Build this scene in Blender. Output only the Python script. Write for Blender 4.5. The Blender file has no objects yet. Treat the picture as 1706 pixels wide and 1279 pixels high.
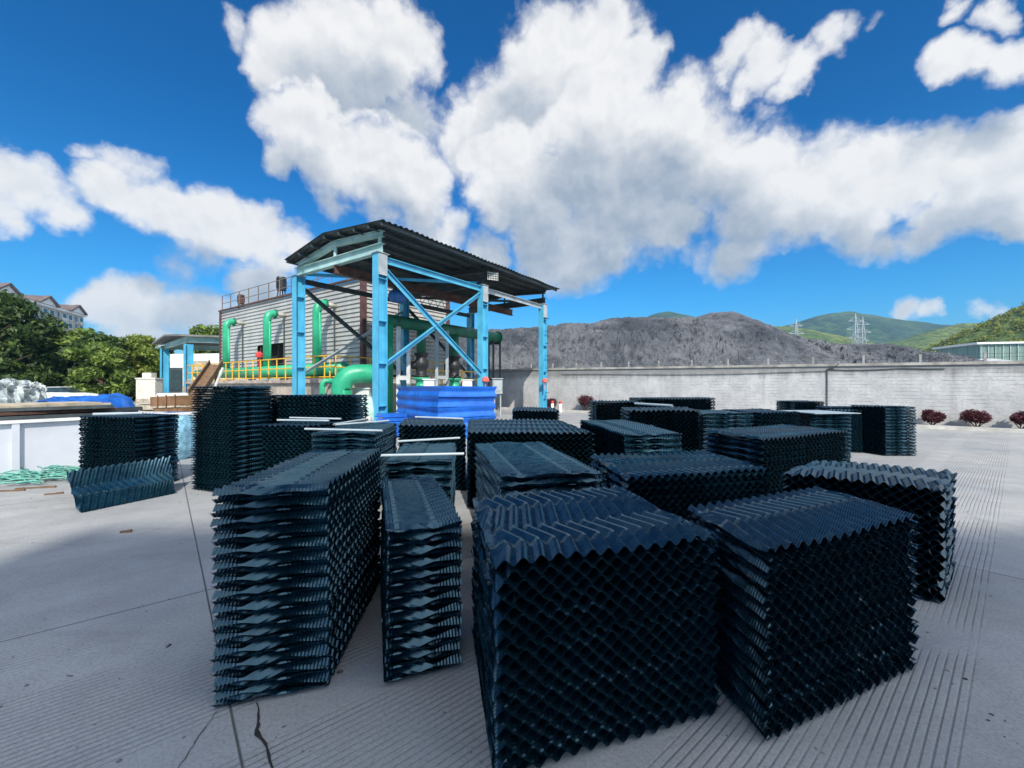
import bpy, math, random
import numpy as np
from mathutils import Vector, Matrix
random.seed(7); RNG = np.random.default_rng(7)
C = bpy.context.scene
COL = C.collection

# ------------------------------------------------------------------ camera, sky, sun, exposure
F, CX, HY, H = 700.0, 853.0, 642.0, 1.6          # focal length in photo pixels, principal point, horizon row, eye height
cd = bpy.data.cameras.new('camera'); cam = bpy.data.objects.new('camera', cd); COL.objects.link(cam)
cam.location = (0, 0, H); cam.rotation_euler = (math.radians(90), 0, 0)
cd.sensor_width = 36; cd.lens = F/1706*36; cd.shift_y = (HY-639.5)/1706; cd.clip_start = .05; cd.clip_end = 6000
C.camera = cam
SUN = Vector((.22, -.975, 0)).normalized(); ELEV = math.radians(40)
SUN = Vector((SUN.x*math.cos(ELEV), SUN.y*math.cos(ELEV), math.sin(ELEV)))
sd = bpy.data.lights.new('sun', 'SUN'); sd.energy = 3.5; sd.angle = math.radians(.6); sd.color = (1, .93, .82)
sun = bpy.data.objects.new('sun', sd); COL.objects.link(sun); sun.rotation_euler = (-SUN).to_track_quat('-Z', 'Y').to_euler(); sun.location = (5, -20, 30)
C.view_settings.view_transform = 'Standard'; C.view_settings.look = 'None'; C.view_settings.exposure = .62; C.view_settings.gamma = 1

class NT:                                        # small helper for node trees
    def __init__(s, t): s.t = t
    def new(s, ty, **k):
        n = s.t.nodes.new(ty)
        for a, v in k.items(): setattr(n, a, v)
        return n
    def put(s, sock, v):
        if isinstance(v, bpy.types.NodeSocket): s.t.links.new(v, sock)
        else: sock.default_value = v
    def m(s, op, a, b=None, c=None, clamp=False):
        n = s.new('ShaderNodeMath', operation=op, use_clamp=clamp)
        for i, v in enumerate((a, b, c)):
            if v is not None: s.put(n.inputs[i], v)
        return n.outputs[0]
    def v(s, op, a, b=None, scale=None):
        n = s.new('ShaderNodeVectorMath', operation=op)
        s.put(n.inputs[0], a)
        if b is not None: s.put(n.inputs[1], b)
        if scale is not None: s.put(n.inputs['Scale'], scale)
        return n.outputs['Value'] if op in ('DOT_PRODUCT', 'LENGTH', 'DISTANCE') else n.outputs[0]
    def noise(s, vec, scale, detail=3, rough=.5, out='Fac', dist=0):
        n = s.new('ShaderNodeTexNoise'); s.put(n.inputs['Vector'], vec)
        n.inputs['Scale'].default_value = scale; n.inputs['Detail'].default_value = detail; n.inputs['Roughness'].default_value = rough
        n.inputs['Distortion'].default_value = dist
        return n.outputs[0 if out == 'Fac' else 1]
    def ramp(s, x, a, b, lo=0., hi=1., smooth=True):
        n = s.new('ShaderNodeMapRange', interpolation_type='SMOOTHSTEP' if smooth else 'LINEAR', clamp=True)
        s.put(n.inputs[0], x)
        for i, q in enumerate((a, b, lo, hi)): s.put(n.inputs[i+1], q)
        return n.outputs[0]
    def mix(s, f, a, b, mode='MIX'):
        n = s.new('ShaderNodeMix', data_type='RGBA', blend_type=mode)
        s.put(n.inputs[0], f)
        for i, q in ((6, a), (7, b)):
            s.put(n.inputs[i], q if isinstance(q, bpy.types.NodeSocket) else (*q[:3], 1))
        return n.outputs[2]

W = bpy.data.worlds.new('World'); C.world = W; W.use_nodes = True
wt = NT(W.node_tree); W.node_tree.nodes.clear()
sky = wt.new('ShaderNodeTexSky', sky_type='NISHITA', sun_disc=False)
sky.sun_elevation = ELEV; sky.sun_rotation = math.pi - .22; sky.altitude = 300; sky.air_density = 1.0; sky.dust_density = .35; sky.ozone_density = 3.0
hs = wt.new('ShaderNodeHueSaturation'); hs.inputs['Saturation'].default_value = 1.12; hs.inputs['Hue'].default_value = .5
wt.put(hs.inputs['Color'], sky.outputs[0])
D0 = wt.new('ShaderNodeTexCoord').outputs['Generated']
# cloud puffs: (azimuth tangent px, elevation px, size px) read off as directions in the sky
PUFF_BACK = [(550,62,105,1),(478,60,70,1),(630,85,95,1),(690,85,55,.8),(440,95,45,.8),(392,52,34,.6),(590,150,75,1),(690,200,60,.7),(720,120,34,.5),
 (900,105,85,1),(985,100,90,1),(1050,112,55,.9),(880,200,105,1),(960,180,80,1),(790,240,70,1),
 (190,250,40,.55),(245,275,40,.55),(290,305,26,.45),(140,243,24,.4),(45,300,62,.7),(0,280,60,.7),(90,330,50,.55),
 (1215,90,42,.75),(1265,115,50,.85),(1320,115,38,.75),(1370,75,38,.7),(1412,52,28,.5),(1300,150,28,.6),(1455,45,18,.4)]
PUFF_FRONT = [(505,210,75,1),(455,190,38,.8),(560,270,70,1),(640,285,75,1),(700,290,50,.8),(480,270,40,.8),
 (1000,235,105,1),(1115,230,100,1),(900,320,105,1),(820,300,60,.9),(1050,330,130,1),(1190,270,95,1),
 (1270,310,90,1),(1370,310,95,1),(1460,300,80,1),(1550,290,70,1),(1640,275,85,1),(1710,280,100,1),(1620,345,75,.9),(990,405,75,1),(850,340,55,.9),(1110,375,70,1),(1250,360,70,.9),(1440,350,70,.9),(1706,350,60,.9),
 (1610,100,50,.8),(1690,95,62,.9),(1605,20,30,.6),(1680,10,36,.7),
 (20,345,50,.7),(190,310,62,1),(265,345,72,1),(350,370,72,1),(425,390,58,.9),(480,410,40,.7),(120,350,40,.6),(330,420,46,.6),(440,440,38,.6),
 (300,450,36,.55),(190,515,55,.9),(250,520,60,.9),(330,520,60,.8),(420,480,44,.9),(250,550,60,.8),(360,550,55,.8),
 (690,348,50,.7),(625,350,36,.6),(550,348,36,.6),(745,385,46,.7),(810,420,40,.8),(900,425,50,.9),(945,448,46,.8),(880,400,36,.8),(740,410,36,.7),
 (1215,432,46,.6),(1165,425,28,.5),(1480,402,50,.6),(1570,395,50,.6),(1520,518,26,.6),(1560,528,26,.6),(1650,520,22,.5)]
def gdir(px, py): return Vector(((px-CX)/F, 1, (HY-py)/F)).normalized()
extra = [((-.95,-.3,.35),.35),((.9,-.4,.45),.35),((.1,-.66,.75),.42),((.98,.1,.3),.3),((-.55,-.1,.85),.36),((.5,-.15,.87),.36)]   # unseen clouds overhead and behind, added to raise the ambient light
def cloud_density(vec, puffs, more=()):
    acc = None
    L = [(gdir(px, py), r*1.12/F*(gdir(px, py).y**1.5), k) for px, py, r, k in puffs]+[(Vector(d).normalized(), r, 1) for d, r in more]
    for d, r, st in L:
        k = st/(1-math.cos(r))
        w = wt.m('MULTIPLY_ADD', wt.v('DOT_PRODUCT', vec, tuple(d)), k, st-k)
        acc = w if acc is None else wt.m('SMOOTH_MAX', acc, w, .22)
    return wt.m('MAXIMUM', acc, -1.2)
dirn = wt.v('NORMALIZE', D0)
wn = wt.v('SUBTRACT', wt.noise(dirn, 5, 4, .55, 'Color'), (.5, .5, .5))
wn2 = wt.v('SUBTRACT', wt.noise(dirn, 22, 5, .6, 'Color'), (.5, .5, .5))
warp = wt.v('NORMALIZE', wt.v('ADD', dirn, wt.v('ADD', wt.v('SCALE', wn, scale=.12), wt.v('SCALE', wn2, scale=.045))))
def vor(vec, sc):
    n = wt.new('ShaderNodeTexVoronoi', feature='F1', normalize=False); wt.put(n.inputs['Vector'], vec); n.inputs['Scale'].default_value = sc
    n.inputs['Detail'].default_value = 3; n.inputs['Roughness'].default_value = .55
    return n.outputs['Distance']
fb = wt.noise(dirn, 9, 12, .62)
fb2 = wt.noise(wt.v('ADD', dirn, wt.v('SCALE', wn, scale=.3)), 26, 8, .65)
wvec = wt.v('ADD', dirn, wt.v('SCALE', wn2, scale=.03))
vb = vor(wvec, 13)
lit = wt.v('ADD', wvec, (.010, -.006, .020))
relief = wt.m('SUBTRACT', vor(lit, 13), vb)
relief2 = wt.m('SUBTRACT', wt.noise(wt.v('ADD', dirn, (.008, -.004, .016)), 9, 8, .6), fb)
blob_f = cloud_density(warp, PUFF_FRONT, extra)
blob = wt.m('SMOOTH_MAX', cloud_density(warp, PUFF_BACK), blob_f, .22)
dens = wt.m('MULTIPLY_ADD', blob, 1.6, .16)
for nz, k, c in ((fb, 1.45, .5), (vb, -.50, .48), (fb2, .75, .5)): dens = wt.m('ADD', dens, wt.m('MULTIPLY', wt.m('SUBTRACT', nz, c), k))
alpha = wt.ramp(dens, -.22, .95)
up = wt.v('NORMALIZE', wt.v('ADD', warp, (.02, -.03, .10)))
lowf = wt.m('MULTIPLY_ADD', wt.noise(up, 4, 3, .5), .9, -.45)
sh_b = wt.ramp(wt.m('ADD', cloud_density(up, PUFF_BACK), lowf), -.15, 1.2)
sh_f = wt.ramp(wt.m('ADD', cloud_density(up, PUFF_FRONT), lowf), -.10, 1.15)
infr = wt.ramp(wt.m('ADD', blob_f, wt.m('MULTIPLY_ADD', fb, .8, -.4)), -.08, .22)
shade = wt.m('ADD', sh_b, wt.m('MULTIPLY', infr, wt.m('SUBTRACT', sh_f, sh_b)))
sh = wt.m('ADD', wt.m('MULTIPLY', shade, .88), wt.m('ADD', wt.m('MULTIPLY', relief, -.28), wt.m('MULTIPLY', relief2, .38)))
core = wt.ramp(dens, .2, 1.1)
sh = wt.m('MULTIPLY_ADD', core, .06, sh, clamp=True)
cc = wt.mix(sh, (1.02, 1.01, 1.0), (.41, .48, .58))
b1 = wt.new('ShaderNodeBackground'); zel = wt.new('ShaderNodeSeparateXYZ'); wt.put(zel.inputs[0], dirn)
wt.put(b1.inputs[0], wt.mix(1.0, hs.outputs[0], wt.mix(wt.ramp(zel.outputs[2], .08, .55), wt.mix(wt.ramp(zel.outputs[2], -.02, .20), (.36, .55, .66), (.16, .64, .88)), (.0, .44, .74)), 'MULTIPLY')); b1.inputs[1].default_value = .12
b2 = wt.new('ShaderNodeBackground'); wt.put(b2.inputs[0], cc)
# clouds close to the sun (behind the viewer) get an added boost to lift the ambient light
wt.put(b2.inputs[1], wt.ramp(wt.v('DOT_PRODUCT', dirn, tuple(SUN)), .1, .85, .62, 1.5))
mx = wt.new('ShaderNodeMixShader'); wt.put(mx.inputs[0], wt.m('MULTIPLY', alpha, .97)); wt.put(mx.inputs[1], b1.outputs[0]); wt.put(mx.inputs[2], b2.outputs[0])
wo = wt.new('ShaderNodeOutputWorld'); wt.put(wo.inputs[0], mx.outputs[0])
W.cycles.sampling_method = 'MANUAL'; W.cycles.sample_map_resolution = 1024

# ------------------------------------------------------------------ helpers
def at(px, Y, z=0.0): return Vector(((px-CX)/F*Y, Y, z))
def gp(px, py, z=0.0):
    Y = F*(H-z)/(py-HY); return Vector(((px-CX)/F*Y, Y, z))

def mat(name, col, rough=.6, metal=0., var=.15, vscale=4., bump=0., bscale=30., spec=.5, col2=None, stretch=None, trans=0., wear=0.):
    M = bpy.data.materials.new(name); M.use_nodes = True; t = NT(M.node_tree); b = M.node_tree.nodes['Principled BSDF']
    co = t.new('ShaderNodeTexCoord').outputs['Object']
    if stretch: co = t.v('MULTIPLY', co, stretch)
    n = t.noise(co, vscale, 6, .6)
    lo = tuple(c*(1-var) for c in col); hi = col2 or tuple(min(1, c*(1+var)) for c in col)
    c = t.mix(t.ramp(n, .3, .7), lo, hi)
    if wear:
        gp_ = t.new('ShaderNodeNewGeometry').outputs['Position']
        c = t.mix(t.ramp(t.noise(t.v('MULTIPLY', gp_, (4, 4, .5)), 1.2, 7, .7), .55, .8, 0, wear), c, tuple(q*.45 for q in col))
        c = t.mix(t.ramp(t.noise(t.v('MULTIPLY', gp_, (3, 3, .9)), 2.1, 8, .75), .66, .74, 0, wear), c, (.11, .055, .035))
        c = t.mix(t.ramp(t.noise(gp_, 1.1, 6, .7), .58, .8, 0, wear*.5), c, (.5, .55, .56))
    t.put(b.inputs['Base Color'], c)
    t.put(b.inputs['Roughness'], t.ramp(t.noise(co, vscale*3, 4), .3, .7, max(0, rough-.1), min(1, rough+.1)))
    b.inputs['Metallic'].default_value = metal; b.inputs['Specular IOR Level'].default_value = spec
    if trans: b.inputs['Transmission Weight'].default_value = trans
    if bump:
        bn = t.new('ShaderNodeBump'); bn.inputs['Strength'].default_value = 1; bn.inputs['Distance'].default_value = bump
        t.put(bn.inputs['Height'], t.noise(co, bscale, 5, .6)); t.put(b.inputs['Normal'], bn.outputs[0])
    return M

def empty(name, loc, label=None, cat=None, group=None):
    o = bpy.data.objects.new(name, None); o.location = loc; o.empty_display_size = .2; COL.objects.link(o)
    return tag(o, label, cat, group)
def tag(o, label=None, cat=None, group=None, kind=None):
    if label: o['label'] = label
    if cat: o['category'] = cat
    if group: o['group'] = group
    if kind: o['kind'] = kind
    return o
def mesh_obj(name, v, f, m, parent=None, smooth=False, origin=None):
    """world-space vertices; the object's origin sits on its parent (or at origin / its own base centre)"""
    v = np.asarray(v, float)
    def root_loc(p):
        l = Vector((0, 0, 0))
        while p: l += p.location; p = p.parent
        return l
    if parent: o0 = root_loc(parent)
    elif origin is not None: o0 = Vector(origin)
    else: o0 = Vector(((v[:, 0].min()+v[:, 0].max())/2, (v[:, 1].min()+v[:, 1].max())/2, v[:, 2].min()))
    me = bpy.data.meshes.new(name); me.from_pydata((v-np.array(o0)).tolist(), [], f)
    ms = m if isinstance(m, (list, tuple)) else [m]
    for q in ms: me.materials.append(q)
    if smooth: me.polygons.foreach_set('use_smooth', [True]*len(me.polygons))
    me.update()
    o = bpy.data.objects.new(name, me); COL.objects.link(o)
    if parent: o.parent = parent
    else: o.location = o0
    return o

class MB:
    def __init__(s): s.v = []; s.f = []
    def add(s, v, f):
        n = len(s.v); s.v += [tuple(q) for q in v]; s.f += [tuple(i+n for i in q) for q in f]; return s
    def prism(s, pts, z0, z1):                       # vertical prism over a ground polygon (counter-clockwise)
        n = len(pts)
        v = [(p[0], p[1], z0) for p in pts]+[(p[0], p[1], z1) for p in pts]
        return s.add(v, [tuple(range(n-1, -1, -1)), tuple(range(n, 2*n))]+[(i, (i+1) % n, n+(i+1) % n, n+i) for i in range(n)])
    def box(s, c, size, ax=Vector((1, 0, 0)), ay=None, az=None):
        ax = Vector(ax).normalized(); az = Vector(az or (0, 0, 1)); ay = Vector(ay) if ay is not None else az.cross(ax).normalized()
        c = Vector(c); v = []
        for i in (-.5, .5):
            for j in (-.5, .5):
                for k in (-.5, .5): v.append(c+ax*size[0]*i+ay*size[1]*j+az*size[2]*k)
        return s.add(v, [(0, 1, 3, 2), (4, 6, 7, 5), (0, 4, 5, 1), (2, 3, 7, 6), (0, 2, 6, 4), (1, 5, 7, 3)])
    def bar(s, a, b, w, h=None, upv=(0, 0, 1)):
        a = Vector(a); b = Vector(b); d = b-a; l = d.length; d.normalize(); u = Vector(upv)
        if abs(d.dot(u)) > .99: u = Vector((1, 0, 0))
        side = u.cross(d).normalized(); u2 = d.cross(side)
        return s.box((a+b)/2, (l, w, h or w), d, side, u2)
    def tube(s, pts, r, n=12, caps=True, closed=False):
        pts = [Vector(p) for p in pts]; N = len(pts); rr = r if isinstance(r, (list, tuple)) else [r]*N
        ref = None; rings = []
        for i, p in enumerate(pts):
            d = (pts[min(i+1, N-1)]-pts[max(i-1, 0)]).normalized()
            if ref is None: ref = d.orthogonal().normalized()
            ref = (ref-d*ref.dot(d)).normalized(); b = d.cross(ref)
            rings.append([p+ref*math.cos(2*math.pi*k/n)*rr[i]+b*math.sin(2*math.pi*k/n)*rr[i] for k in range(n)])
        v = [q for R in rings for q in R]
        f = [(i*n+k, i*n+(k+1) % n, (i+1)*n+(k+1) % n, (i+1)*n+k) for i in range(N-1) for k in range(n)]
        if caps: f += [tuple(range(n-1, -1, -1)), tuple((N-1)*n+k for k in range(n))]
        return s.add(v, f)
    def lathe(s, c, prof, n=16, axis=(0, 0, 1)):      # prof: (radius, distance along axis)
        c = Vector(c); a = Vector(axis).normalized(); x = a.orthogonal().normalized(); y = a.cross(x)
        v = [c+a*h+(x*math.cos(2*math.pi*k/n)+y*math.sin(2*math.pi*k/n))*max(r, .0005) for r, h in prof for k in range(n)]
        f = [(i*n+k, i*n+(k+1) % n, (i+1)*n+(k+1) % n, (i+1)*n+k) for i in range(len(prof)-1) for k in range(n)]
        f += [tuple(range(n-1, -1, -1)), tuple((len(prof)-1)*n+k for k in range(n))]
        return s.add(v, f)
    def build(s, name, m, parent=None, smooth=False, origin=None): return mesh_obj(name, s.v, s.f, m, parent, smooth, origin)
def bend(p0, p1, p2, n=6):                            # quarter bend from p0 round the corner p1 to p2
    p0, p1, p2 = Vector(p0), Vector(p1), Vector(p2)
    return [p0*(1-t)**2+p1*2*t*(1-t)+p2*t*t for t in [i/n for i in range(n+1)]]
def noise2(x, y, seed=0, octaves=5, gain=.5):         # value noise on arrays
    out = np.zeros_like(x, float); a = 1.; tot = 0
    for o in range(octaves):
        xi = np.floor(x).astype(int); yi = np.floor(y).astype(int); fx = x-xi; fy = y-yi
        fx = fx*fx*(3-2*fx); fy = fy*fy*(3-2*fy)
        def h(i, j):
            n = (i*374761393+j*668265263+(seed+o)*974634777) & 0x7fffffff
            n = ((n ^ (n >> 13))*1274126177) & 0x7fffffff
            return ((n ^ (n >> 16)) & 0xffff)/65535.
        out += a*((h(xi, yi)*(1-fx)+h(xi+1, yi)*fx)*(1-fy)+(h(xi, yi+1)*(1-fx)+h(xi+1, yi+1)*fx)*fy)
        tot += a; a *= gain; x = x*2.03+11.3; y = y*2.03+5.7
    return out/tot
def grid(name, X, Y, Z, m, **k):
    r, c = X.shape; v = np.stack([X, Y, Z], -1).reshape(-1, 3)
    f = [(i*c+j, i*c+j+1, (i+1)*c+j+1, (i+1)*c+j) for i in range(r-1) for j in range(c-1)]
    return mesh_obj(name, v, f, m, **k)

# ------------------------------------------------------------------ materials
def plastic():
    M = bpy.data.materials.new('black_pvc'); M.use_nodes = True; t = NT(M.node_tree); b = M.node_tree.nodes['Principled BSDF']
    co = t.new('ShaderNodeTexCoord').outputs['Object']
    n = t.noise(co, 3.5, 5, .6)
    t.put(b.inputs['Base Color'], t.mix(t.ramp(n, .35, .75), (.0022, .012, .019), (.0055, .026, .039)))
    t.put(b.inputs['Roughness'], t.ramp(t.noise(co, 14, 4), .3, .7, .20, .34))
    b.inputs['Specular IOR Level'].default_value = 1.0; b.inputs['Specular Tint'].default_value = (.38, .73, 1, 1)
    return M
PVC = plastic()
BLUE = mat('sky_blue_paint', (.07, .40, .62), .42, var=.12, vscale=1.6, bump=.002, bscale=12, col2=(.10, .47, .68), wear=.7)
TEAL = mat('faded_teal_paint', (.34, .56, .54), .5, var=.22, vscale=1.5, col2=(.45, .64, .61), wear=.7)
GREYP = mat('grey_primer', (.36, .40, .42), .5, var=.2, vscale=2)
DKST = mat('dark_steel', (.045, .06, .065), .55, var=.3, vscale=2)
RUST = mat('rusty_steel', (.095, .048, .034), .8, var=.45, vscale=3)
GALV = mat('galvanised_steel', (.40, .43, .44), .45, .3, var=.2, vscale=3)
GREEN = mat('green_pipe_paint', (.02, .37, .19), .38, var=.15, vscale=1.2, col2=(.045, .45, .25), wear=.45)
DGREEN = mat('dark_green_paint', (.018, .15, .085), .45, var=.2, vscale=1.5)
YEL = mat('yellow_rail_paint', (.80, .46, .03), .45, var=.12)
CLAD = mat('grey_cladding', (.43, .43, .41), .5, .1, var=.16, vscale=.5, col2=(.52, .52, .50), stretch=(1, 1, .4), wear=.35)
WHITE = mat('white_paint', (.74, .75, .74), .5, var=.08)
OFFW = mat('dirty_white', (.55, .56, .54), .6, var=.2, vscale=2)
BLACKM = mat('black_iron', (.018, .02, .022), .5, var=.3)
DARK = mat('dark_interior', (.012, .011, .01), .9, var=.2)
CONC = mat('plinth_concrete', (.42, .37, .31), .85, var=.3, vscale=1.3, bump=.006, bscale=14)
KERB = mat('kerb_stone', (.52, .51, .47), .8, var=.2, vscale=2)
ROOFM = mat('dark_roof_sheet', (.052, .062, .064), .55, .2, var=.35, vscale=1.2)
BLUEP = mat('blue_pvc', (.010, .125, .56), .38, var=.22, vscale=2.5, wear=.15)
BLUET = mat('blue_tarp', (.010, .11, .45), .5, var=.3, vscale=3)
BARK = mat('bark', (.07, .05, .035), .9, var=.4, vscale=8, bump=.02)
WOOD = mat('weathered_wood', (.17, .105, .06), .8, var=.4, vscale=5, stretch=(1, 1, 6))
PALEWOOD = mat('pale_boards', (.44, .38, .29), .8, var=.3, vscale=4)
GLASS = mat('window_glass', (.03, .05, .06), .1, var=.2)
RODM = mat('pale_pvc_pipe', (.38, .45, .49), .35, var=.08)
PANEL = mat('pale_grey_panel', (.55, .58, .64), .45, var=.10, vscale=1.0)
RED = mat('red_paint', (.65, .05, .05), .45)

def leaf_mat(name, a, b, vs=.6, tr=.35):
    M = bpy.data.materials.new(name); M.use_nodes = True; t = NT(M.node_tree); p = M.node_tree.nodes['Principled BSDF']
    g = t.new('ShaderNodeNewGeometry')
    n = t.m('ADD', t.m('MULTIPLY', g.outputs['Random Per Island'], .55), t.m('MULTIPLY', t.noise(g.outputs['Position'], vs, 3), .45))
    c = t.mix(t.ramp(n, .2, .8), a, b); t.put(p.inputs['Base Color'], c); p.inputs['Roughness'].default_value = .55
    tn = t.new('ShaderNodeBsdfTranslucent'); t.put(tn.inputs[0], c)
    m = t.new('ShaderNodeMixShader'); m.inputs[0].default_value = tr; t.put(m.inputs[1], p.outputs[0]); t.put(m.inputs[2], tn.outputs[0])
    t.put(M.node_tree.nodes['Material Output'].inputs[0], m.outputs[0])
    return M
LEAF_D = leaf_mat('dark_foliage', (.028, .066, .018), (.11, .175, .036))
LEAF_M = leaf_mat('mid_foliage', (.08, .15, .025), (.24, .32, .055))
LEAF_Y = leaf_mat('yellow_green_foliage', (.12, .19, .028), (.30, .35, .06))
LEAF_R = leaf_mat('purple_foliage', (.055, .012, .022), (.15, .04, .05), 8)
LEAF_H = leaf_mat('hill_scrub', (.10, .15, .02), (.34, .34, .05), .12)

# slab directions of the concrete yard: joints and broom grooves follow them
SA = Vector((.77, .638, 0)); SB = Vector((.638, -.77, 0))
def concrete():
    M = bpy.data.materials.new('yard_concrete'); M.use_nodes = True; t = NT(M.node_tree); b = M.node_tree.nodes['Principled BSDF']
    co = t.new('ShaderNodeNewGeometry').outputs['Position']
    a = t.v('DOT_PRODUCT', co, tuple(SA)); q = t.v('DOT_PRODUCT', co, tuple(SB))
    wob = t.m('MULTIPLY_ADD', t.noise(co, .9, 2), .012, -.006)
    q = t.m('ADD', q, wob)
    q0 = Vector((-3.19, 2.62, 0)).dot(SB); a0 = Vector((-4.88, 6.29, 0)).dot(SA)
    def lines(x, off, period, w):
        f = t.m('ABSOLUTE', t.m('SUBTRACT', t.m('FRACT', t.m('DIVIDE', t.m('SUBTRACT', x, off-period/2), period)), .5))
        return t.ramp(f, 0, w/period, 1, 0)
    jn = t.m('MAXIMUM', lines(q, q0, 4.6, .011), lines(a, a0, 5.2, .009))
    slab = t.new('ShaderNodeTexWhiteNoise', noise_dimensions='2D')
    cv = t.new('ShaderNodeCombineXYZ'); t.put(cv.inputs[0], t.m('FLOOR', t.m('DIVIDE', t.m('SUBTRACT', q, q0), 4.6))); t.put(cv.inputs[1], t.m('FLOOR', t.m('DIVIDE', t.m('SUBTRACT', a, a0), 5.2)))
    t.put(slab.inputs[0], cv.outputs[0])
    gm = t.m('MULTIPLY', t.ramp(t.noise(co, .45, 4, .6), .37, .50), t.ramp(t.noise(t.v('MULTIPLY', co, (1, 1, 1)), 1.7, 3), .24, .44))
    band = t.ramp(t.m('ABSOLUTE', t.m('SUBTRACT', t.m('FRACT', t.m('DIVIDE', q, 1.15)), .5)), .40, .33)
    gr = t.m('MULTIPLY', t.m('MULTIPLY', lines(q, q0, .036, .0085), gm), band)
    big = t.noise(co, .35, 6, .62); mid = t.noise(co, 2.2, 7, .68); fine = t.noise(co, 60, 4, .7); spk = t.noise(co, 260, 2, .6)
    c = t.mix(t.ramp(big, .3, .72), (.30, .325, .35), (.48, .48, .465))
    c = t.mix(t.ramp(mid, .32, .72, 0, .5), c, (.27, .28, .285))
    c = t.mix(t.ramp(t.noise(co, 5, 8, .75), .60, .75, 0, .35), c, (.19, .195, .20))
    c = t.mix(t.ramp(t.noise(t.v('MULTIPLY', co, (.5, 2, 1)), 1.1, 7, .7), .60, .80, 0, .45), c, (.66, .64, .60))
    c = t.mix(t.m('MULTIPLY', slab.outputs[0], .16), c, (.23, .23, .23))
    c = t.mix(t.ramp(t.noise(t.v('MULTIPLY', co, (.35, 1.6, 1)), 1.3, 8, .72), .54, .70, 0, .5), c, (.20, .205, .21))
    tyre = t.m('MULTIPLY', lines(t.m('ADD', a, t.m('MULTIPLY', t.noise(co, .12, 2), 5.0)), .4, 3.1, .28), t.ramp(t.noise(co, .5, 5, .6), .45, .62))
    c = t.mix(t.m('MULTIPLY', tyre, .22), c, (.15, .15, .155))
    c = t.mix(t.ramp(t.noise(co, 1.3, 3, .5, dist=1.2), .66, .72, 0, .30), c, (.22, .215, .21))
    c = t.mix(t.ramp(fine, .42, .66, 0, .45), c, (.17, .17, .17))
    c = t.mix(t.ramp(spk, .66, .74, 0, .6), c, (.60, .58, .54))
    c = t.mix(t.m('MULTIPLY', gr, .42), c, (.10, .10, .10))
    c = t.mix(t.m('MULTIPLY', jn, .85), c, (.045, .045, .045))
    t.put(b.inputs['Base Color'], c); t.put(b.inputs['Roughness'], t.ramp(mid, .3, .7, .62, .88))
    bn = t.new('ShaderNodeBump'); bn.inputs['Distance'].default_value = .006; bn.inputs['Strength'].default_value = 1
    hgt = t.m('SUBTRACT', t.m('ADD', t.m('MULTIPLY', fine, .22), t.m('MULTIPLY', mid, .8)), t.m('MAXIMUM', t.m('MULTIPLY', gr, .55), jn))
    t.put(bn.inputs['Height'], hgt); t.put(b.inputs['Normal'], bn.outputs[0])
    return M
def wall_mat():
    M = bpy.data.materials.new('stained_render_wall'); M.use_nodes = True; t = NT(M.node_tree); b = M.node_tree.nodes['Principled BSDF']
    co = t.new('ShaderNodeNewGeometry').outputs['Position']; z = t.new('ShaderNodeSeparateXYZ'); t.put(z.inputs[0], co); z = z.outputs[2]
    st = t.noise(t.v('MULTIPLY', co, (1.6, 1.6, .12)), 1.6, 7, .68); mid = t.noise(co, 1.1, 8, .72); fin = t.noise(co, 9, 6, .7)
    c = t.mix(t.ramp(mid, .34, .68), (.43, .44, .45), (.59, .595, .595))
    c = t.mix(t.ramp(st, .52, .76, 0, .45), c, (.22, .225, .23))
    course = t.m('ABSOLUTE', t.m('SUBTRACT', t.m('FRACT', t.m('MULTIPLY', z, 7)), .5))
    ln = t.m('MULTIPLY', t.ramp(course, .06, .0), t.ramp(t.noise(co, 1.7, 5), .42, .62))
    c = t.mix(t.m('MULTIPLY', ln, .22), c, (.17, .17, .17))
    c = t.mix(t.ramp(fin, .5, .72, 0, .4), c, (.24, .24, .24))
    topst = t.m('MULTIPLY', t.ramp(t.m('ADD', z, t.m('MULTIPLY', st, .9)), 2.35, 2.75), .6)
    c = t.mix(topst, c, (.13, .13, .125))
    t.put(b.inputs['Base Color'], c); b.inputs['Roughness'].default_value = .9
    bn = t.new('ShaderNodeBump'); bn.inputs['Distance'].default_value = .02; t.put(bn.inputs['Height'], t.m('SUBTRACT', fin, ln)); t.put(b.inputs['Normal'], bn.outputs[0])
    return M
def heap_mat():
    M = bpy.data.materials.new('coal_spoil'); M.use_nodes = True; t = NT(M.node_tree); b = M.node_tree.nodes['Principled BSDF']
    co = t.new('ShaderNodeNewGeometry').outputs['Position']
    n1 = t.noise(co, .11, 6, .66); n2 = t.noise(co, .8, 9, .72); n3 = t.noise(co, .25, 6, .65)
    c = t.mix(t.ramp(n1, .35, .62), (.048, .058, .074), (.145, .152, .168))
    c = t.mix(t.ramp(n2, .47, .66, 0, .8), c, (.03, .031, .037)); c = t.mix(t.ramp(n3, .58, .72, 0, .55), c, (.235, .235, .24))  # dark noise paints pit shade into the colour, besides coal and ash patches
    c = t.mix(t.ramp(t.noise(co, 2.6, 4, .6), .66, .72, 0, .7), c, (.42, .40, .38))
    t.put(b.inputs['Base Color'], c); b.inputs['Roughness'].default_value = .92
    bn = t.new('ShaderNodeBump'); bn.inputs['Distance'].default_value = .5; t.put(bn.inputs['Height'], n2); t.put(b.inputs['Normal'], bn.outputs[0])
    return M
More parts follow.
